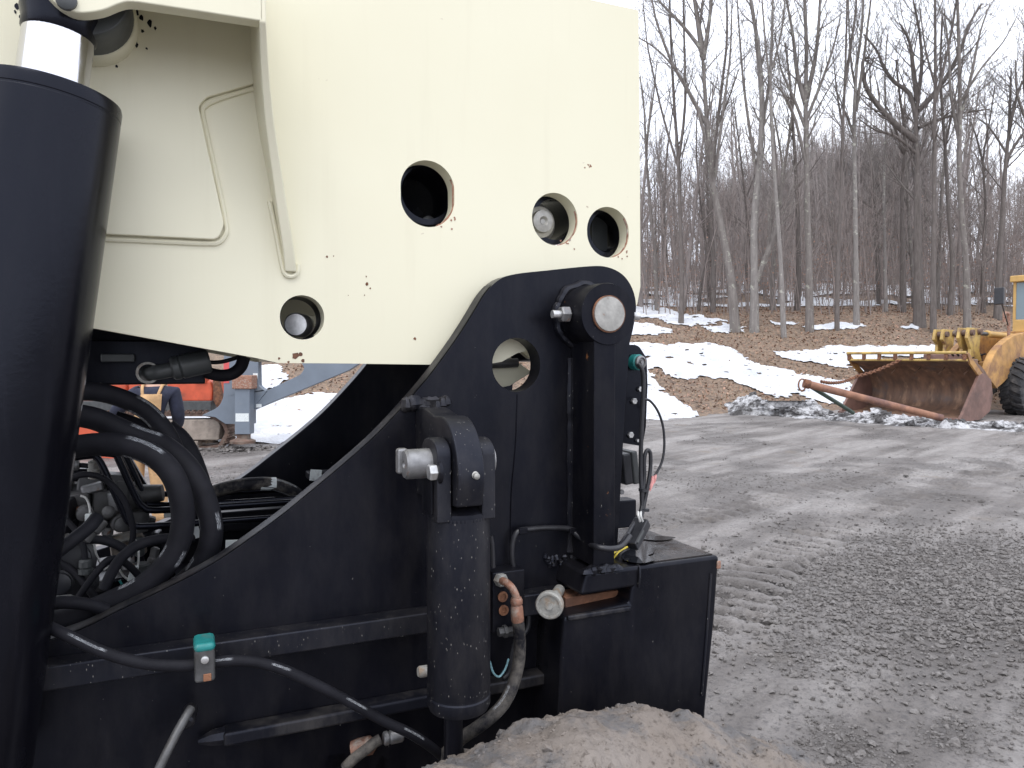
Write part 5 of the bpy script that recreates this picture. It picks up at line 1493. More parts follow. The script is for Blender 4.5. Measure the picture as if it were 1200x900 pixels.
hero("broad dark oak with a wide spread of crooked limbs above the rusty bucket", 1078, 39, 17, [(1076, 310), (1075, 240), (1075, 190), (1073, 150), (1076, 115)], [(0, 8, [(1074, 165), (1052, 148), (1030, 125), (1014, 100), (1011, 72), (1018, 68)]), (0, 6, [(1074, 140), (1066, 110), (1048, 96), (1035, 78), (1028, 60), (1012, 40)]), (0, 6, [(1075, 118), (1070, 80), (1066, 50), (1055, 28)]), (0, 7, [(1076, 130), (1090, 115), (1108, 92), (1125, 60), (1135, 30), (1150, 5)]), (0, 5, [(1076, 150), (1100, 140), (1130, 132), (1160, 128)]), (0, 5, [(1075, 116), (1080, 80), (1078, 40), (1070, 0)]), (0, 4, [(1074, 180), (1050, 160), (1025, 152), (1005, 138)])], 'bark_dark', 9, kids=(7, 5, 3), wisp=1.3)
hero("very tall dark straight tree rising just right of the broad oak", 1094, 38, 9, [(1094, 300), (1095, 220), (1095, 150), (1096, 90), (1096, 30), (1095, -60)], [(0, 4, [(1096, 120), (1108, 70), (1118, 20), (1124, -30)]), (0, 3, [(1096, 100), (1085, 60), (1078, 10)])], 'bark_dark', 10, wisp=1.2)
hero("grey tree with a smooth lower trunk and twin upright stems, behind the loader's tilt levers", 1134, 38, 11, [(1132, 310), (1127, 250), (1124, 190), (1125, 130), (1124, 70), (1122, 0), (1120, -50)], [(0, 4, [(1125, 140), (1138, 90), (1148, 40), (1160, 5)]), (0, 4, [(1125, 170), (1114, 110), (1112, 60), (1106, 10)]), (0, 3, [(1125, 120), (1150, 80), (1175, 50), (1186, 30)])], 'bark_grey', 11)
hero("dark tree leaning right beside the loader cab, with a low forked top", 1169, 40, 11, [(1171, 310), (1175, 250), (1178, 200), (1182, 160), (1190, 120), (1198, 95)], [(0, 4, [(1178, 190), (1196, 160), (1215, 140)]), (0, 4, [(1182, 165), (1184, 110), (1185, 80)]), (0, 3, [(1180, 180), (1160, 150), (1145, 138)])], 'bark_dark', 12)
hero("slim dark tree close behind the big leaning one, left of its foot", 835, 42, 8, [(836, 310), (833, 240), (838, 170), (846, 100), (852, 40), (850, -50)], [(0, 3, [(840, 150), (856, 110), (866, 80)])], 'bark_dark', 13)
hero("thin grey tree nearest the right edge of the boom's end plate", 770, 43, 7, [(768, 310), (762, 240), (757, 180), (755, 130), (750, 90)], [(0, 3, [(757, 170), (766, 110), (770, 70)])], 'bark_grey', 14)
hero("crooked dark sapling between the dark two-stemmed tree and the leaning grey one", 818, 43, 5, [(822, 330), (828, 300), (820, 230), (816, 170), (818, 110)], [], 'bark_dark', 15, wisp=.7)
hero("grey tree partly hidden behind the forked tree's leaning prop stem", 905, 44, 8, [(906, 310), (912, 240), (922, 180), (930, 120), (934, 80)], [(0, 3, [(918, 200), (910, 150), (900, 110)])], 'bark_grey', 16)
hero("dark narrow tree hugging the left side of the many-stemmed crown", 934, 44, 9, [(936, 310), (934, 230), (930, 160), (926, 100), (920, 50)], [], 'bark_dark', 17)
hero("dark tree right of the thin pale pole, topped by crossing twigs", 1058, 42, 9, [(1058, 310), (1057, 230), (1060, 160), (1054, 110), (1050, 70)], [(0, 3, [(1058, 180), (1046, 140), (1036, 120)])], 'bark_dark', 18)
hero("dark trunk squeezed between the tall straight tree and the smooth grey one", 1113, 41, 8, [(1116, 310), (1111, 240), (1108, 180), (1104, 130), (1102, 80), (1104, 20)], [(0, 3, [(1108, 170), (1118, 120), (1124, 90)])], 'bark_dark', 19)
hero("thin dark tree between the smooth grey trunk and the one beside the cab", 1153, 42, 6, [(1152, 310), (1155, 240), (1152, 190), (1160, 140), (1166, 100)], [(0, 3, [(1154, 200), (1144, 160), (1136, 140)])], 'bark_dark', 20)
hero("right-hand grey tree rising behind the loader cab roof", 1208, 40, 12, [(1208, 300), (1205, 220), (1206, 150), (1200, 90), (1204, 30)], [(0, 4, [(1206, 150), (1192, 110), (1190, 70)]), (0, 4, [(1205, 180), (1225, 120), (1232, 60)])], 'bark_grey', 21)

# trees deeper in the wood: a few builds, many copies
def sapling(seed, h, r, mat, lean):
    rg = random.Random(seed)
    mb = MB()
    pts = [Vector((0, 0, -.2))]
    d = Vector((lean, 0, 1)).normalized()
    for i in range(6):
        d = (d + Vector((rg.gauss(0, .045), rg.gauss(0, .045), 0))).normalized()
        pts.append(pts[-1] + d * h / 6)
    rad = [r * (1.15 - .95 * i / 6) for i in range(7)]
    mb.tube(pts, rad, 6, 2, False)
    for k in range(22):
        t = rg.uniform(1.4, 6); i = min(int(t), 5); q = pts[i].lerp(pts[i + 1], t - i)
        an = math.radians(rg.uniform(22, 58)); ax_ = (pts[i + 1] - pts[i]).normalized()
        nd = ax_ * math.cos(an) + rnd_perp(ax_, rg) * math.sin(an)
        grow(mb, q, nd, h * rg.uniform(.14, .30) * (1.1 - .1 * t), max(.012, r * (1 - .13 * t) * .4), 1 if k % 3 else 2, rg, .10, (5, 4), (20, 50))
    me_o = mb.build("tree", M[mat], None, angle=80)
    return me_o
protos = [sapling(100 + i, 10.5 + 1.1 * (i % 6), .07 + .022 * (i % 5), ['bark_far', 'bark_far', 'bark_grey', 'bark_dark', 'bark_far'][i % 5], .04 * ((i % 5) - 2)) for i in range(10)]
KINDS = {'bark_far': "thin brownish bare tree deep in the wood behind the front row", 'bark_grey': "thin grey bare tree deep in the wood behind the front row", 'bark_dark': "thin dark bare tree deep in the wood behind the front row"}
MARKS = [(750, 'the boom'), (798, 'the two-stemmed tree'), (850, 'the leaning tree'), (884, 'the forked tree'), (919, 'the spotted tree'), (949, 'the many-stemmed tree'), (1003, 'the pale trunk'), (1078, 'the broad oak'), (1133, 'the smooth trunk'), (1187, 'the loader cab')]
rg = random.Random(77)
spots = []
while len(spots) < 296:
    dep = 43 + 47 * rg.random() ** .8
    px = rg.uniform(690, 1310)
    x = (px - 600) / F_PX * dep
    if all((x - a) ** 2 + (dep - b_) ** 2 > 1.0 for a, b_, _ in spots):
        spots.append((x, dep, rg.random()))
for i, (x, y, q) in enumerate(spots):
    o = protos[i] if i < len(protos) else protos[i % len(protos)].copy()
    if i >= len(protos): COL.objects.link(o)
    o.location = (x, y, hz(x, y) - .1)
    o.rotation_euler = (0, 0, q * 6.28)
    s_ = .66 + .42 * rg.random()
    o.scale = (s_, s_, s_ * (.9 + .3 * rg.random()))
    mk = o.data.materials[0]
    kind_ = {'bark_far': 'brownish', 'bark_grey': 'grey', 'bark_dark': 'dark'}[[k for k in KINDS if M[k] == mk][0]]
    pxx = 600 + F_PX * x / y
    g_ = sum(1 for q_ in MARKS if pxx > q_[0])
    if g_ == 0: where = "behind the cream boom's edge"
    elif g_ == len(MARKS): where = "right of " + MARKS[-1][1]
    else: where = "between " + MARKS[g_ - 1][1] + " and " + MARKS[g_][1]
    row = "just behind the front row," if y < 52 else ("halfway back," if y < 66 else "far back,")
    tag(o, "thin " + kind_ + " tree " + row + " " + where, "tree", "bare trees deep in the wood")

# the far wood and the brush below the trees, one mass
pv = []
for p in protos[:6]:
    co = np.empty(len(p.data.vertices) * 3, np.float32); p.data.vertices.foreach_get("co", co)
    fl = [tuple(pp.vertices) for pp in p.data.polygons if len(pp.vertices) == 4]
    pv.append((co.reshape(-1, 3), np.array(fl)))
VV, FF, off = [], [], 0
for i in range(1080):
    dep = rg.uniform(66, 135); px = rg.uniform(640, 1360) if i < 690 else rg.choice((rg.uniform(-500, 680), rg.uniform(200, 680), rg.uniform(1340, 1800)))
    if i > 780: dep = rg.uniform(46, 100); x = (px - 600) / F_PX * dep
    co, fl = pv[i % 6]
    a = rg.random() * 6.28; s_ = rg.uniform(.85, 1.18)
    c2 = np.stack([co[:, 0] * math.cos(a) - co[:, 1] * math.sin(a), co[:, 0] * math.sin(a) + co[:, 1] * math.cos(a), co[:, 2]], -1) * s_ + np.array([x, dep, hz(x, dep) - .2])
    VV.append(c2); FF.append(fl + off); off += len(co)
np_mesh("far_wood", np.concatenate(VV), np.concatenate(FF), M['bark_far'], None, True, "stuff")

mb = MB()
for i in range(1100):
    dep = 44 + 50 * rg.random() ** .7; px = rg.uniform(690, 1310); x = (px - 600) / F_PX * dep
    z = hz(x, dep)
    hh = rg.uniform(1.2, 4.6)
    for k in range(6):
        d = Vector((rg.gauss(0, .28), rg.gauss(0, .28), 1)).normalized()
        p = Vector((x + rg.gauss(0, .4), dep + rg.gauss(0, .4), z))
        q = p + d * hh * rg.uniform(.5, 1); m_ = p.lerp(q, .5) + Vector((rg.gauss(0, .1), rg.gauss(0, .1), 0))
        mb.tube([p, m_, q], [.016, .010, .004], 3, 0, False)
        for j in range(4):
            t = m_.lerp(q, rg.random() * 1.2 - .3)
            mb.tube([t, t + Vector((rg.gauss(0, .45), rg.gauss(0, .45), rg.uniform(.1, .7)))], [.007, .004], 3, 0, False)
for i in range(1150):
    dep = 41 + 38 * rg.random() ** 1.2; px = rg.uniform(690, 1310); x = (px - 600) / F_PX * dep
    z = hz(x, dep); hh = rg.uniform(3.5, 9.5); r_ = rg.uniform(.016, .036)
    p = Vector((x, dep, z - .1)); d = Vector((rg.gauss(0, .09), rg.gauss(0, .09), 1)).normalized()
    q = p + d * hh; m1 = p.lerp(q, .35) + Vector((rg.gauss(0, .12), 0, 0)); m2 = p.lerp(q, .7) + Vector((rg.gauss(0, .2), 0, 0))
    mb.tube([p, m1, m2, q], [r_, r_ * .8, r_ * .5, .006], 4, 0, False)
    for j in range(9):
        t = rg.uniform(.25, 1); a0 = m1.lerp(q, t) if t > .35 else p.lerp(m1, t)
        e = a0 + Vector((rg.gauss(0, .5), rg.gauss(0, .5), rg.uniform(.2, 1.0)))
        mb.tube([a0, a0.lerp(e, .55) + Vector((0, 0, .05)), e], [.010, .008, .005], 3, 0, False)
        if j % 2:
            b0_ = a0.lerp(e, .5); mb.tube([b0_, b0_ + Vector((rg.gauss(0, .3), rg.gauss(0, .3), rg.uniform(.1, .5)))], [.007, .004], 3, 0, False)
o = mb.build("brush", M['twig'], None, smooth=False); o["kind"] = "stuff"
# clinging beech leaves
n = 9000
cen = np.stack([RNG.uniform(690, 1310, 60), RNG.uniform(41, 70, 60)], -1)
ci = RNG.integers(0, 60, n)
dep = cen[ci, 1] + RNG.normal(0, .8, n); x = (cen[ci, 0] - 600) / F_PX * cen[ci, 1] + RNG.normal(0, 1.1, n)
z = hill_h(x, dep) + RNG.gamma(3, .65, n)
e1 = RNG.normal(size=(n, 3)); e1 /= np.linalg.norm(e1, axis=1)[:, None]
e2 = np.cross(e1, RNG.normal(size=(n, 3))); e2 /= np.linalg.norm(e2, axis=1)[:, None]
c = np.stack([x, dep, z], -1); s_ = RNG.uniform(.035, .075, n)[:, None]
np_mesh("beech_leaves", np.stack([c - e1 * s_, c + e2 * s_ * .6, c + e1 * s_, c - e2 * s_ * .6], 1).reshape(-1, 3), np.arange(4 * n).reshape(n, 4), M['beech_leaf'], None, False, "stuff")

# ================================================================== WHEEL LOADER
near_tip, far_tip = Vector((12.83, 21.5, 0)), Vector((10.72, 24.5, 0))
LROOT = (near_tip + far_tip) / 2
LY = (near_tip - far_tip).normalized(); LX = Vector((LY.y, -LY.x, 0))     # LX points forward, out of the bucket
HW = (near_tip - far_tip).length / 2
PHI = math.atan2(LX.y, LX.x)
ld = thing("wheel_loader", "yellow wheel loader with a huge rusty bucket resting on the ground", "wheel loader", LROOT, PHI)

def LP(px, py, yl):
    d = ray(px, py)
    o = Vector((0, 0, CAM_H)) - LROOT
    t = (yl - o.dot(LY)) / d.dot(LY)
    q = o + d * t
    return (q.dot(LX), q.z)

def yfr(u, w, z):
    return Vector((u, w, z))
inner = spline2([(0, .13), (-.55, .13), (-1.25, .17), (-1.72, .36), (-1.88, .75), (-1.72, 1.15), (-1.32, 1.48), (-.85, 1.68), (-.45, 1.76)], 4)
outer = spline2([(-.45, 1.82), (-.9, 1.75), (-1.42, 1.56), (-1.84, 1.22), (-1.98, .75), (-1.82, .30), (-1.28, .09), (-.55, .06), (0, .09)], 4)
bucket = MB().prism(inner + outer, [], -HW, HW, yfr).build("bucket", M['bucket'], ld, angle=45)
for yy in (HW, -HW):
    sg = 1 if yy > 0 else -1
    sd = [(.05, .10), (-.45, .01), (-1.28, .04), (-1.86, .26), (-2.03, .75), (-1.9, 1.22), (-1.35, 1.42), (-1.1, 1.34), (-.55, .72), (-.1, .22)]
    MB().prism(sd, [], yy - .04, yy + .04, yfr).build("side_plate", M['bucket_side'], bucket, .01)
    sd = [(-1.35, 1.40), (-1.1, 1.34), (-.55, 1.70), (-.38, 1.98), (-.46, 2.02), (-.75, 1.80)]
    MB().prism(sd, [], yy - .03, yy + .03, yfr).build("guard_side", M['yellow'], bucket, .008)
MB().box((.02, 0, .11), (.22, HW * 2, .05)).build("cutting_edge", M['bucket_side'], bucket, .01)
# spill guard: two rails and uprights
MB().tube([(-.42, -HW, 1.80), (-.42, HW, 1.80)], .035, 8).build("guard_rail", M['pale_yellow'], bucket)
MB().tube([(-.36, -HW, 2.02), (-.36, HW, 2.02)], .045, 8).build("guard_rail", M['pale_yellow'], bucket)
for i in range(8):
    y_ = -HW + .06 + i * (2 * HW - .12) / 7
    MB().box((-.39, y_, 1.91), (.09, .09, .22)).build("guard_post", M['rust'], bucket, .006)
for i in range(5):
    y_ = -HW + .55 + i * .72
    MB().box((-1.1, y_, 1.545), (.75, .03, .03), Matrix.Rotation(.47, 3, 'Y')).build("inner_rib", M['bucket'], bucket)
# lift arms
for yy, nm in ((1.28, 0), (.05, 1)):
    ar = [(1152, 440), (1158, 421), (1166, 408), (1178, 397), (1192, 391), (1215, 388), (1260, 386), (1300, 386)]
    lo_ = [(1300, 408), (1250, 410), (1220, 412), (1205, 416), (1196, 424), (1190, 432), (1180, 440), (1172, 448), (1164, 455)]
    P = [LP(x, y, 1.28) for x, y in ar + lo_]
    P = spline2(P[:8], 4) + spline2(P[8:], 4)
    MB().prism(P, [], yy - .11, yy + .11, yfr).build("lift_arm", M['yellow'], ld, .02)
# tilt levers with pins, rods and tilt cylinders
for yl, x0, x1, y0, y1 in ((-.72, 1099, 1114, 386, 418), (.50, 1128, 1144, 384, 423)):
    P = [LP(x, y, yl) for x, y in ((x0 + 1, y0), (x1 - 1, y0 + 1), (x1 - 3, y1 - 12), (x1, y1), (x0 + 2, y1), (x0 + 3, y1 - 14), (x0 - 1, y0 + 12))]
    for dy in (-.13, .13):
        MB().prism(P, [], yl + dy - .05, yl + dy + .05, yfr).build("tilt_lever", M['pale_yellow'], ld, .015)
    for (xx, yy) in ((x0 + 3, y0 + 6), (x0 + 12, y0 + 5)):
        c = LP(xx, yy, yl)
        MB().lathe((c[0], yl - .25, c[1]), (0, 1, 0), [(.09, 0), (.10, .02), (.10, .50), (.09, .52)], 18).build("lever_pin", M['track_steel'], ld)
    a = LP(x0 + 12, y0 + 6, yl); b_ = (a[0] - 1.0, a[1] - .02); c = (a[0] - 3.2, a[1] - .08)
    MB().tube([(a[0], yl, a[1]), (b_[0], yl, b_[1])], .065, 14).build("tilt_rod", M['darkgrey'], ld)
    MB().lathe((b_[0], yl, b_[1]), (-1, 0, -.03), [(.10, 0), (.125, .02), (.125, .12), (.11, .13), (.11, 2.2)], 20).build("tilt_cylinder", M['yellow_clean'], ld)
MB().tube([(-2.35, -1.28, 1.35), (-2.35, 1.28, 1.35)], .14, 16).build("cross_tube", M['yellow'], ld)
MB().box((-2.55, .25, 1.55), (.6, 1.7, .55)).build("hitch_plate", M['bucket'], ld, .03)
MB().box((-3.6, 0, 1.75), (1.6, 1.2, .5)).build("loader_frame", M['bucket_side'], ld, .05)
for k in range(4):
    MB().tube([(-2.7, .2 + .16 * k, 2.0), (-3.1, .22 + .16 * k, 1.82), (-3.6, .2 + .15 * k, 1.9), (-4.4, .2 + .15 * k, 2.0)], .03, 8, 4).build("hose", M['hose_plain'], ld)
# wheels
def loader_wheel(x, y):
    w = bpy.data.objects.new("wheel", None); COL.objects.link(w); w.parent = ld
    R = .96
    w.location = (x, y, R - .03)
    pr = [(.45, -.30), (.62, -.335), (.80, -.33), (.89, -.29), (.905, -.20), (.91, 0), (.905, .20), (.89, .29), (.80, .33), (.62, .335), (.45, .30)]
    m = MB().lathe((0, 0, 0), (0, 1, 0), pr, 56, True)
    nl_ = 22
    for s_ in (-1, 1):
        for k in range(nl_):
            a0 = 2 * math.pi * (k + (.5 if s_ > 0 else 0)) / nl_
            q = []
            # one chevron lug: from the tread centre out over the shoulder
            for (yy, da, rr__) in ((.02, .10, .965), (.20, .02, .965), (.315, -.05, .93), (.335, -.06, .80)):
                for hw_ in (-.055, .055):
                    an = a0 + da + hw_ * (1.25 if yy > .1 else 1)
                    q.append((math.cos(an) * rr__, s_ * (yy + .012), math.sin(an) * rr__))
                    q.append((math.cos(an) * (rr__ - .08), s_ * (yy - .012), math.sin(an) * (rr__ - .08)))
            f = []
            for j in range(3):
                o_ = 4 * j
                f += [(o_, o_ + 2, o_ + 6, o_ + 4), (o_, o_ + 4, o_ + 5, o_ + 1), (o_ + 2, o_ + 3, o_ + 7, o_ + 6)]
            f += [(0, 1, 3, 2), (12, 14, 15, 13)]
            m.add(q, f)
    m.build("tyre", M['tyre'], w, angle=30)
    sg = 1 if y > 0 else -1
    MB().lathe((0, 0, 0), (0, sg, 0), [(.46, -.3), (.47, .30), (.44, .31), (.43, .20), (.25, .10), (.22, .18), (.10, .20)], 36).build("rim", M['yellow'], w)
for x in (-5.15, -8.9):
    for y in (1.45, -1.45):
        loader_wheel(x, y)
# front frame, cab, engine hood
MB().box((-5.2, .5, 1.35), (2.6, 1.3, .8)).build("front_frame", M['yellow'], ld, .05)
MB().box((-11.4, .45, 1.9), (4.2, 1.5, 1.6)).build("engine_hood", M['yellow'], ld, .08)
MB().box((-8.2, .45, 1.9), (3.4, 1.1, 1.4)).build("rear_frame", M['yellow'], ld, .05)
cz0, cz1 = 2.4, 4.82
cxf, cxb, cyc, chw = -8.85, -10.6, .48, .78
MB().box(((cxf + cxb) / 2, cyc, (cz0 + 3.3) / 2), (cxf - cxb, chw * 2, 3.3 - cz0)).build("cab_base", M['yellow_clean'], ld, .03)
MB().box(((cxf + cxb) / 2 + .05, cyc, cz1), (cxf - cxb + .25, chw * 2 + .12, .24)).build("cab_roof", M['yellow_clean'], ld, .04)
for x in (cxf - .05, cxb + .05):
    for y in (cyc + chw - .05, cyc - chw + .05):
        MB().box((x, y, (3.3 + cz1) / 2 - .05), (.10, .10, cz1 - 3.3)).build("cab_post", M['yellow_clean'], ld, .015)
MB().box((cxf - .04, cyc, 4.0), (.03, chw * 2 - .2, 1.36)).build("windscreen", M['glass'], ld)
for y in (cyc + chw - .04, cyc - chw + .04):
    MB().box(((cxf + cxb) / 2, y, 4.0), (cxf - cxb - .2, .03, 1.36)).build("side_window", M['glass'], ld)
MB().tube([(-5.25, 1.0, 2.35), (-5.22, 1.0, 3.25), (-5.16, 1.0, 3.34), (-4.95, 1.0, 3.36), (-4.88, 1.0, 3.28), (-4.88, 1.0, 3.05)], .05, 8, 3).build("handrail", M['rust_light'], ld)
q = LP(1171, 347, 1.2)
MB().box((q[0], 1.2, q[1]), (.12, .28, .55)).build("mirror", M['plastic'], ld, .03)
MB().tube([(q[0] - .02, 1.2, q[1]), (q[0] - 1.2, 1.0, q[1] - .9)], .02, 6).build("mirror_arm", M['plastic'], ld)

# ---- chain slung from the bucket's guard
def chain_links(a, b_, sag, n, r):
    m = MB()
    P = []
    for i in range(n + 1):
        t = i / n
        P.append(a.lerp(b_, t) - Vector((0, 0, sag * 4 * t * (1 - t))))
    for i in range(n):
        c = (P[i] + P[i + 1]) / 2; d = (P[i + 1] - P[i]); hl = d.length * .72
        ax = d.normalized(); sd = ax.cross(Vector((0, 0, 1))).normalized()
        if i % 2: sd = ax.cross(sd).normalized()
        pts = [c + ax * math.cos(t) * hl + sd * math.sin(t) * hl * .55 for t in np.linspace(0, 2 * math.pi, 13)]
        m.tube(pts, r, 5, 0, False)
    return m
ca = LROOT + LX * -.40 + LY * -.10 + Vector((0, 0, 1.80))
cb = at(1003, 441.5, 22.4); cc = at(962, 447, 20.6)
ct = thing("chain", "rusty chain stretched from the bucket's top guard toward the leaning pole", "chain", ca)
o = chain_links(Vector((0, 0, 0)), cb - ca, .05, 20, .022).build("links", M['rust'], ct); o["kind"] = "stuff"
o = chain_links(cb - ca, cc - ca, .10, 30, .018).build("links", M['rust'], ct); o["kind"] = "stuff"

M['pole'] = simple("rusty_pole", (0.27, 0.135, 0.085), 0.7, 0.1, 0.3, 4, 0.3, 0.004, (0.14, 0.075, 0.065), (0.45, 0.62), 1.6)
# ---- drawbar leaning on the snow bank
da, db = at(944, 449.5, 20.4), at(1104, 490, 20.2)
dbar = thing("drawbar", "long rusty pole with a green brace, leaning on the dirty snow bank before the bucket", "tow bar", Vector((db.x, db.y, 0)))
o0 = Vector((db.x, db.y, 0))
MB().tube([da - o0, db - o0], [.105, .095], 14).build("pole", M['pole'], dbar)
MB().tube([da - o0 + (db - da) * .03, da - o0 - (db - da) * .012], [.125, .125], 14).build("pole_collar", M['rust'], dbar)
MB().tube([at(950, 453, 20.45) - o0, at(986, 475, 20.9) - o0, at(1000, 484, 21.1) - o0], .055, 10).build("brace", M['green'], dbar)
rc = at(940, 451, 20.35) - o0
MB().tube([rc + Vector((math.cos(t) * .10, 0, math.sin(t) * .16)) for t in np.linspace(0, 2 * math.pi, 15)], .022, 6).build("tow_ring", M['rust'], dbar)

# ================================================================== TRACKED MACHINE seen under the boom
TD = 15.4
t0 = at(232, 527, TD); t0.z = 0
tr = thing("tracked_machine", "orange-red tracked machine with grey triangular side frame and square support leg", "tracked machine", t0)
def A(px, py, d):
    return at(px, py, d) - t0
def plate(px_list, d0, th_, name, mat, holes=(), bev=.01, parent=None):
    P = [(lambda q: (q.x, q.z))(A(x, y, d0)) for x, y in px_list]
    H_ = [[(lambda q: (q.x, q.z))(A(x, y, d0)) for x, y in h] for h in holes]
    y0 = d0 - TD
    return MB().prism(P, H_, y0, y0 + th_, yfr).build(name, M[mat], parent or tr, bev)
def track(d0, w):
    out = fillet([(60, 486), (246, 484), (268, 505), (258, 526), (60, 529)], [0, 12, 14, 12, 0], 6)
    P = [(lambda q: Vector((q.x, q.z)))(A(x, y, d0)) for x, y in fillet([(20, 500), (34, 485), (244, 484), (262, 494), (268, 507), (258, 525), (240, 528), (34, 529), (22, 518)], 6, 4)]
    y0 = d0 - TD
    cen = sum(P, Vector((0, 0))) / len(P)
    # resample evenly and lay the shoes
    n = len(P); seg_ = [(P[(i + 1) % n] - P[i]).length for i in range(n)]; tot = sum(seg_)
    N = int(tot / .125); outl, inl = [], []
    m = MB()
    acc, i = 0, 0
    for k in range(N):
        s_ = k * tot / N
        while acc + seg_[i] < s_: acc += seg_[i]; i += 1
        q = P[i].lerp(P[(i + 1) % n], (s_ - acc) / seg_[i]); d = (P[(i + 1) % n] - P[i]).normalized(); nn = Vector((d.y, -d.x))
        if nn.dot(q - cen) < 0: nn = -nn
        outl.append(tuple(q)); inl.append(tuple(q - nn * .07))
        an = math.atan2(d.y, d.x)
        m.box((q.x + nn.x * .012, y0 + w / 2, q.y + nn.y * .012), (.10, w, .03), Matrix.Rotation(-an, 3, 'Y'))
        m.box((q.x + nn.x * .035, y0 + w / 2, q.y + nn.y * .035), (.025, w, .05), Matrix.Rotation(-an, 3, 'Y'))
    o = m.build("track", M['track_steel'], tr, smooth=False)
    MB().prism(outl, [inl], y0 + .03, y0 + w - .03, yfr).build("track_band", M['track_steel'], tr)
    for xp in (60, 110, 160, 210, 246):
        c = A(xp, 512 if xp < 240 else 506, d0)
        MB().lathe((c.x, y0 + .08, c.z), (0, 1, 0), [(.10, 0), (.17, .02), (.17, .3), (.10, .32)], 18).build("track_roller", M['track_steel'], tr)
    plate([(40, 494), (254, 491), (258, 499), (256, 516), (40, 518)], d0 + .05, .40, "track_guard", 'track_guard', bev=.03)
    for k in range(7):
        plate([(70 + k * 26, 517), (76 + k * 26, 517), (75 + k * 26, 524), (71 + k * 26, 524)], d0 + .05, .2, "guard_foot", 'track_guard')
track(TD, .55)
track(TD + 2.1, .55)
plate([(60, 470), (247, 470), (247, 484), (60, 485)], TD + .15, 2.2, "deck", 'darkgrey')
plate([(150, 447), (246, 446), (249, 456), (248, 471), (150, 471)], TD + .3, 1.8, "hood", 'orange', bev=.05)
plate([(249, 437), (254, 437), (263, 478), (256, 481), (250, 470)], TD + .3, .12, "hood_brace", 'rust')
plate([(40, 398), (144, 398), (149, 471), (40, 471)], TD + .6, 1.5, "cab_block", 'orange', bev=.05)
plate([(228, 437), (241, 437), (241, 449), (228, 449)], TD + .25, .2, "cap_block", 'orange')
plate([(50, 499), (142, 500), (144, 512), (134, 540), (50, 540)], TD - 1.5, .25, "blade", 'orange', bev=.02)
plate([(150, 503), (158, 504), (155, 540), (147, 540)], TD - 1.5, .3, "blade_end", 'rust_light')
gh = fillet([(302.5, 424), (352, 423), (357, 432), (352, 439), (311, 458.5), (303, 452)], [1, 1, 6, 6, 6, 5], 5)
fr_ = [(236, 487), (246, 482)] + spline2([(246, 482), (255, 477), (260, 469), (262, 455), (262, 380)], 3)[1:] + [(300, 378), (440, 396), (424, 424), (409, 434), (296, 481), (296, 497), (264, 497), (252, 489)]
plate(fr_, TD - .12, .22, "side_frame", 'steel_blue', [gh])
plate([(275, 452), (292.5, 452), (292.5, 509), (275, 509)], TD - .42, .28, "support_leg", 'steel_blue')
plate([(271.5, 440), (295, 440), (295, 456), (271.5, 456)], TD - .46, .34, "leg_bracket", 'rust_light', bev=.02)
plate([(276, 484.5), (291.5, 484.5), (291.5, 494), (276, 494)], TD - .424, .004, "leg_sticker", 'label', bev=0)
plate([(277, 509), (290, 509), (290, 516), (277, 516)], TD - .38, .2, "leg_foot", 'track_steel')
c = A(284.5, 519, TD - .3)
MB().lathe((c.x, -.3, c.z), (0, 0, 1), [(.25, 0), (.25, .05), (.12, .10)], 24).build("foot_pad", M['track_steel'], tr)
plate([(262, 423), (268.5, 423), (268.5, 434), (262, 434)], TD - .125, .004, "reflective_strip", 'red_tape', bev=0)
plate([(262, 440), (268.5, 440), (268.5, 449), (262, 449)], TD - .125, .004, "reflective_strip", 'red_tape', bev=0)
plate([(296.5, 437.5), (302, 437.5), (302, 443.5), (296.5, 443.5)], TD - .125, .004, "frame_sticker", 'label', bev=0)
plate([(300, 473.5), (306.5, 473.5), (306.5, 477.5), (300, 477.5)], TD - .125, .004, "frame_sticker", 'label', bev=0)
cpos = A(284, 521, TD - .3)
V, Fc = stones(np.stack([t0.x + cpos.x + RNG.normal(0, .35, 160), TD - .3 + RNG.normal(0, .2, 160), RNG.uniform(0, .05, 160)], -1), RNG.uniform(.02, .05, 160))
np_mesh("gravel", V, Fc, M['clod'], None, False, "stuff")

# ================================================================== PERSON beside the tracked machine
def skin(name, verts, edges, radii, mat, parent, sub=2, root=0):
    me = bpy.data.meshes.new(name)
    me.from_pydata([tuple(v) for v in verts], edges, [])
    me.materials.append(mat)
    o = bpy.data.objects.new(name, me); COL.objects.link(o); o.parent = parent
    me.update()
    md = o.modifiers.new("skin", 'SKIN'); md.use_smooth_shade = True
    if not me.skin_vertices: me.attributes.new
    sv = me.skin_vertices
    if len(sv) == 0:
        bpy.context.view_layer.objects.active = o
        bpy.ops.mesh.customdata_skin_add() if bpy.ops.mesh.customdata_skin_add.poll() else None
        sv = me.skin_vertices
    for i, r in enumerate(radii):
        rr__ = r if isinstance(r, tuple) else (r, r)
        sv[0].data[i].radius = rr__
        sv[0].data[i].use_root = (i == root)
    s_ = o.modifiers.new("sub", 'SUBSURF'); s_.levels = s_.render_levels = sub
    return o
pr_ = at(172, 600, 8.0); pz = float(lot_h(np.array([pr_.x]), np.array([8.0]), False)[0])
ps_ = thing("person", "person in tan bib overalls and navy jacket standing by the orange tracked machine", "person", Vector((pr_.x, 8.0, pz)), math.radians(8))
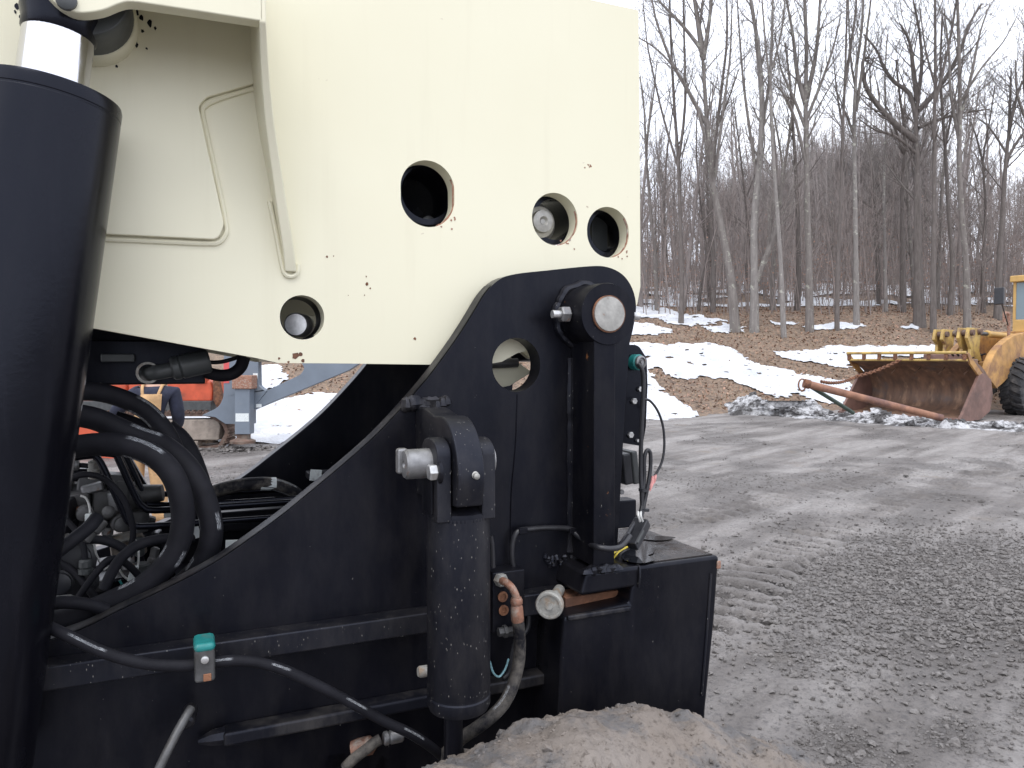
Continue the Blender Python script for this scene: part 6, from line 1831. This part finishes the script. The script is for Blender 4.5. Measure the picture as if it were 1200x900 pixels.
# body faces local +Y (away from the camera); one continuous figure
bv = [(0, 0, .98), (0, .01, 1.15), (0, .03, 1.36), (0, .05, 1.52), (0, .07, 1.60), (0, .10, 1.72), (0, .09, 1.82),
      (-.10, 0, .92), (-.12, .03, .52), (-.13, -.01, .10), (-.13, .12, .05),
      (.10, 0, .92), (.12, .02, .52), (.13, -.02, .10), (.13, .11, .05),
      (-.19, .04, 1.47), (-.39, .12, 1.27), (-.41, .35, 1.20),
      (.19, .04, 1.49), (.27, .06, 1.22), (.23, .28, 1.10)]
be = [(0, 1), (1, 2), (2, 3), (3, 4), (4, 5), (5, 6), (0, 7), (7, 8), (8, 9), (9, 10), (0, 11), (11, 12), (12, 13), (13, 14), (3, 15), (15, 16), (16, 17), (3, 18), (18, 19), (19, 20)]
br_ = [(.15, .11), (.14, .105), (.16, .11), (.10, .08), .055, (.085, .10), (.075, .09), .085, .062, .042, .04, .085, .062, .042, .04, .062, .045, .032, .062, .045, .032]
LEAN = lambda vv: [(x + .16 * max(0, z - .98), y, z) for x, y, z in vv]
bv = LEAN(bv)
skin("body", bv, be, br_, M['skin'], ps_)
jv = [(0, 0, 1.05), (0, .01, 1.2), (0, .03, 1.38), (0, .045, 1.52), (-.20, .04, 1.47), (-.40, .12, 1.27), (-.42, .34, 1.20), (.20, .04, 1.49), (.285, .06, 1.22), (.235, .27, 1.10)]
jv = LEAN(jv)
skin("jacket", jv, [(0, 1), (1, 2), (2, 3), (3, 4), (4, 5), (5, 6), (3, 7), (7, 8), (8, 9)], [(.19, .14), (.19, .145), (.205, .15), (.13, .10), .088, .072, .055, .088, .072, .055], M['navy'], ps_)
ov = [(0, 0, 1.02), (0, .0, .98), (-.10, 0, .90), (-.125, .03, .52), (-.135, 0, .09), (.10, 0, .90), (.125, .02, .52), (.135, -.01, .09)]
skin("overalls", ov, [(0, 1), (1, 2), (2, 3), (3, 4), (1, 5), (5, 6), (6, 7)], [(.19, .15), (.19, .15), .115, .092, .085, .115, .092, .085], M['tan'], ps_)
m = MB()
N = 7
for i in range(N + 1):
    t = i / N; z = .98 + .50 * t; hw_ = .16 - .055 * t; bulge = -.215 + .05 * t
    hw_ *= 1.0; c0 = .16 * (z - .98) + .03
    m.v += [(c0 - hw_, bulge + .03, z), (c0, bulge - .012, z), (c0 + hw_, bulge + .03, z)]
for i in range(N):
    for k in range(2): m.f.append((3 * i + k, 3 * i + k + 1, 3 * i + 4 + k, 3 * i + 3 + k))
bib = m.build("bib", M['tan'], ps_)
sm = bib.modifiers.new("solid", 'SOLIDIFY'); sm.thickness = .014
for s_ in (-1, 1):
    MB().tube(LEAN([(.02 + s_ * .07, -.13, 1.44), (.01 + s_ * .09, -.10, 1.52), (s_ * .10, -.03, 1.575), (s_ * .10, .07, 1.57), (s_ * .09, .15, 1.48), (s_ * .08, .19, 1.36)]), .016, 8, 4).build("strap", M['tan'], ps_)
    MB().lathe((s_ * .13, .06, .0), (0, .0, 1), [(.055, 0), (.062, .02), (.055, .08), (.052, .2)], 14).build("boot", M['boot'], ps_)
    MB().tube([(s_ * .13, .03, .05), (s_ * .13, .14, .045), (s_ * .13, .20, .035)], [.055, .052, .035], 12, 3).build("boot_toe", M['boot'], ps_)
    hb_ = Vector(LEAN([(-.41, .35, 1.20)])[0]) if s_ < 0 else Vector(LEAN([(.23, .28, 1.10)])[0])
    hd = Vector((-.02 * s_, .95, -.30)).normalized(); sd_ = hd.cross(Vector((0, 0, 1))).normalized() * (1 if s_ > 0 else -1)
    hv, he, hr = [hb_, hb_ + hd * .05, hb_ + hd * .09], [(0, 1), (1, 2)], [.03, (.036, .022), (.038, .02)]
    for f_ in range(4):
        base = hb_ + hd * .095 + sd_ * (-.028 + .019 * f_)
        L_ = (.062, .07, .066, .05)[f_]
        i0 = len(hv)
        hv += [base, base + hd * L_ * .5 + Vector((0, 0, -.008)), base + hd * L_ * .85 + Vector((0, 0, -.028))]
        he += [(2, i0), (i0, i0 + 1), (i0 + 1, i0 + 2)]; hr += [.0095, .0085, .007]
    i0 = len(hv)
    hv += [hb_ + hd * .045 - sd_ * .035, hb_ + hd * .075 - sd_ * .055, hb_ + hd * .10 - sd_ * .055 + Vector((0, 0, -.012))]
    he += [(1, i0), (i0, i0 + 1), (i0 + 1, i0 + 2)]; hr += [.012, .0105, .0085]
    skin("hand", hv, he, hr, M['skin'], ps_, 1)
hv_, seg_ = [], 0
m = MB().lathe((.125, .095, 1.755), (0, .1, 1), [(.098, -.07), (.104, -.02), (.100, .04), (.08, .085), (.04, .108)], 22)
m.build("hair", M['hair'], ps_)
m = MB()
for (x, y, z, r) in ((.09, .188, 1.765, .010), (.158, .188, 1.765, .010)):
    lump(m, (x, y, z), r, 3)
m.build("eyes", M['plastic'], ps_)
m = MB(); lump(m, (.12, .205, 1.735), .016, 4, (.8, 1, 1.4)); m.build("nose", M['skin'], ps_)
m = MB(); lump(m, (.115, .192, 1.69), .016, 5, (1.6, .4, .4)); m.build("mouth", M['bucket_side'], ps_)
for s_ in (-1, 1):
    m = MB(); lump(m, (.122 + s_ * .098, .10, 1.745), .022, 6, (.5, .8, 1.3)); m.build("ear", M['skin'], ps_)
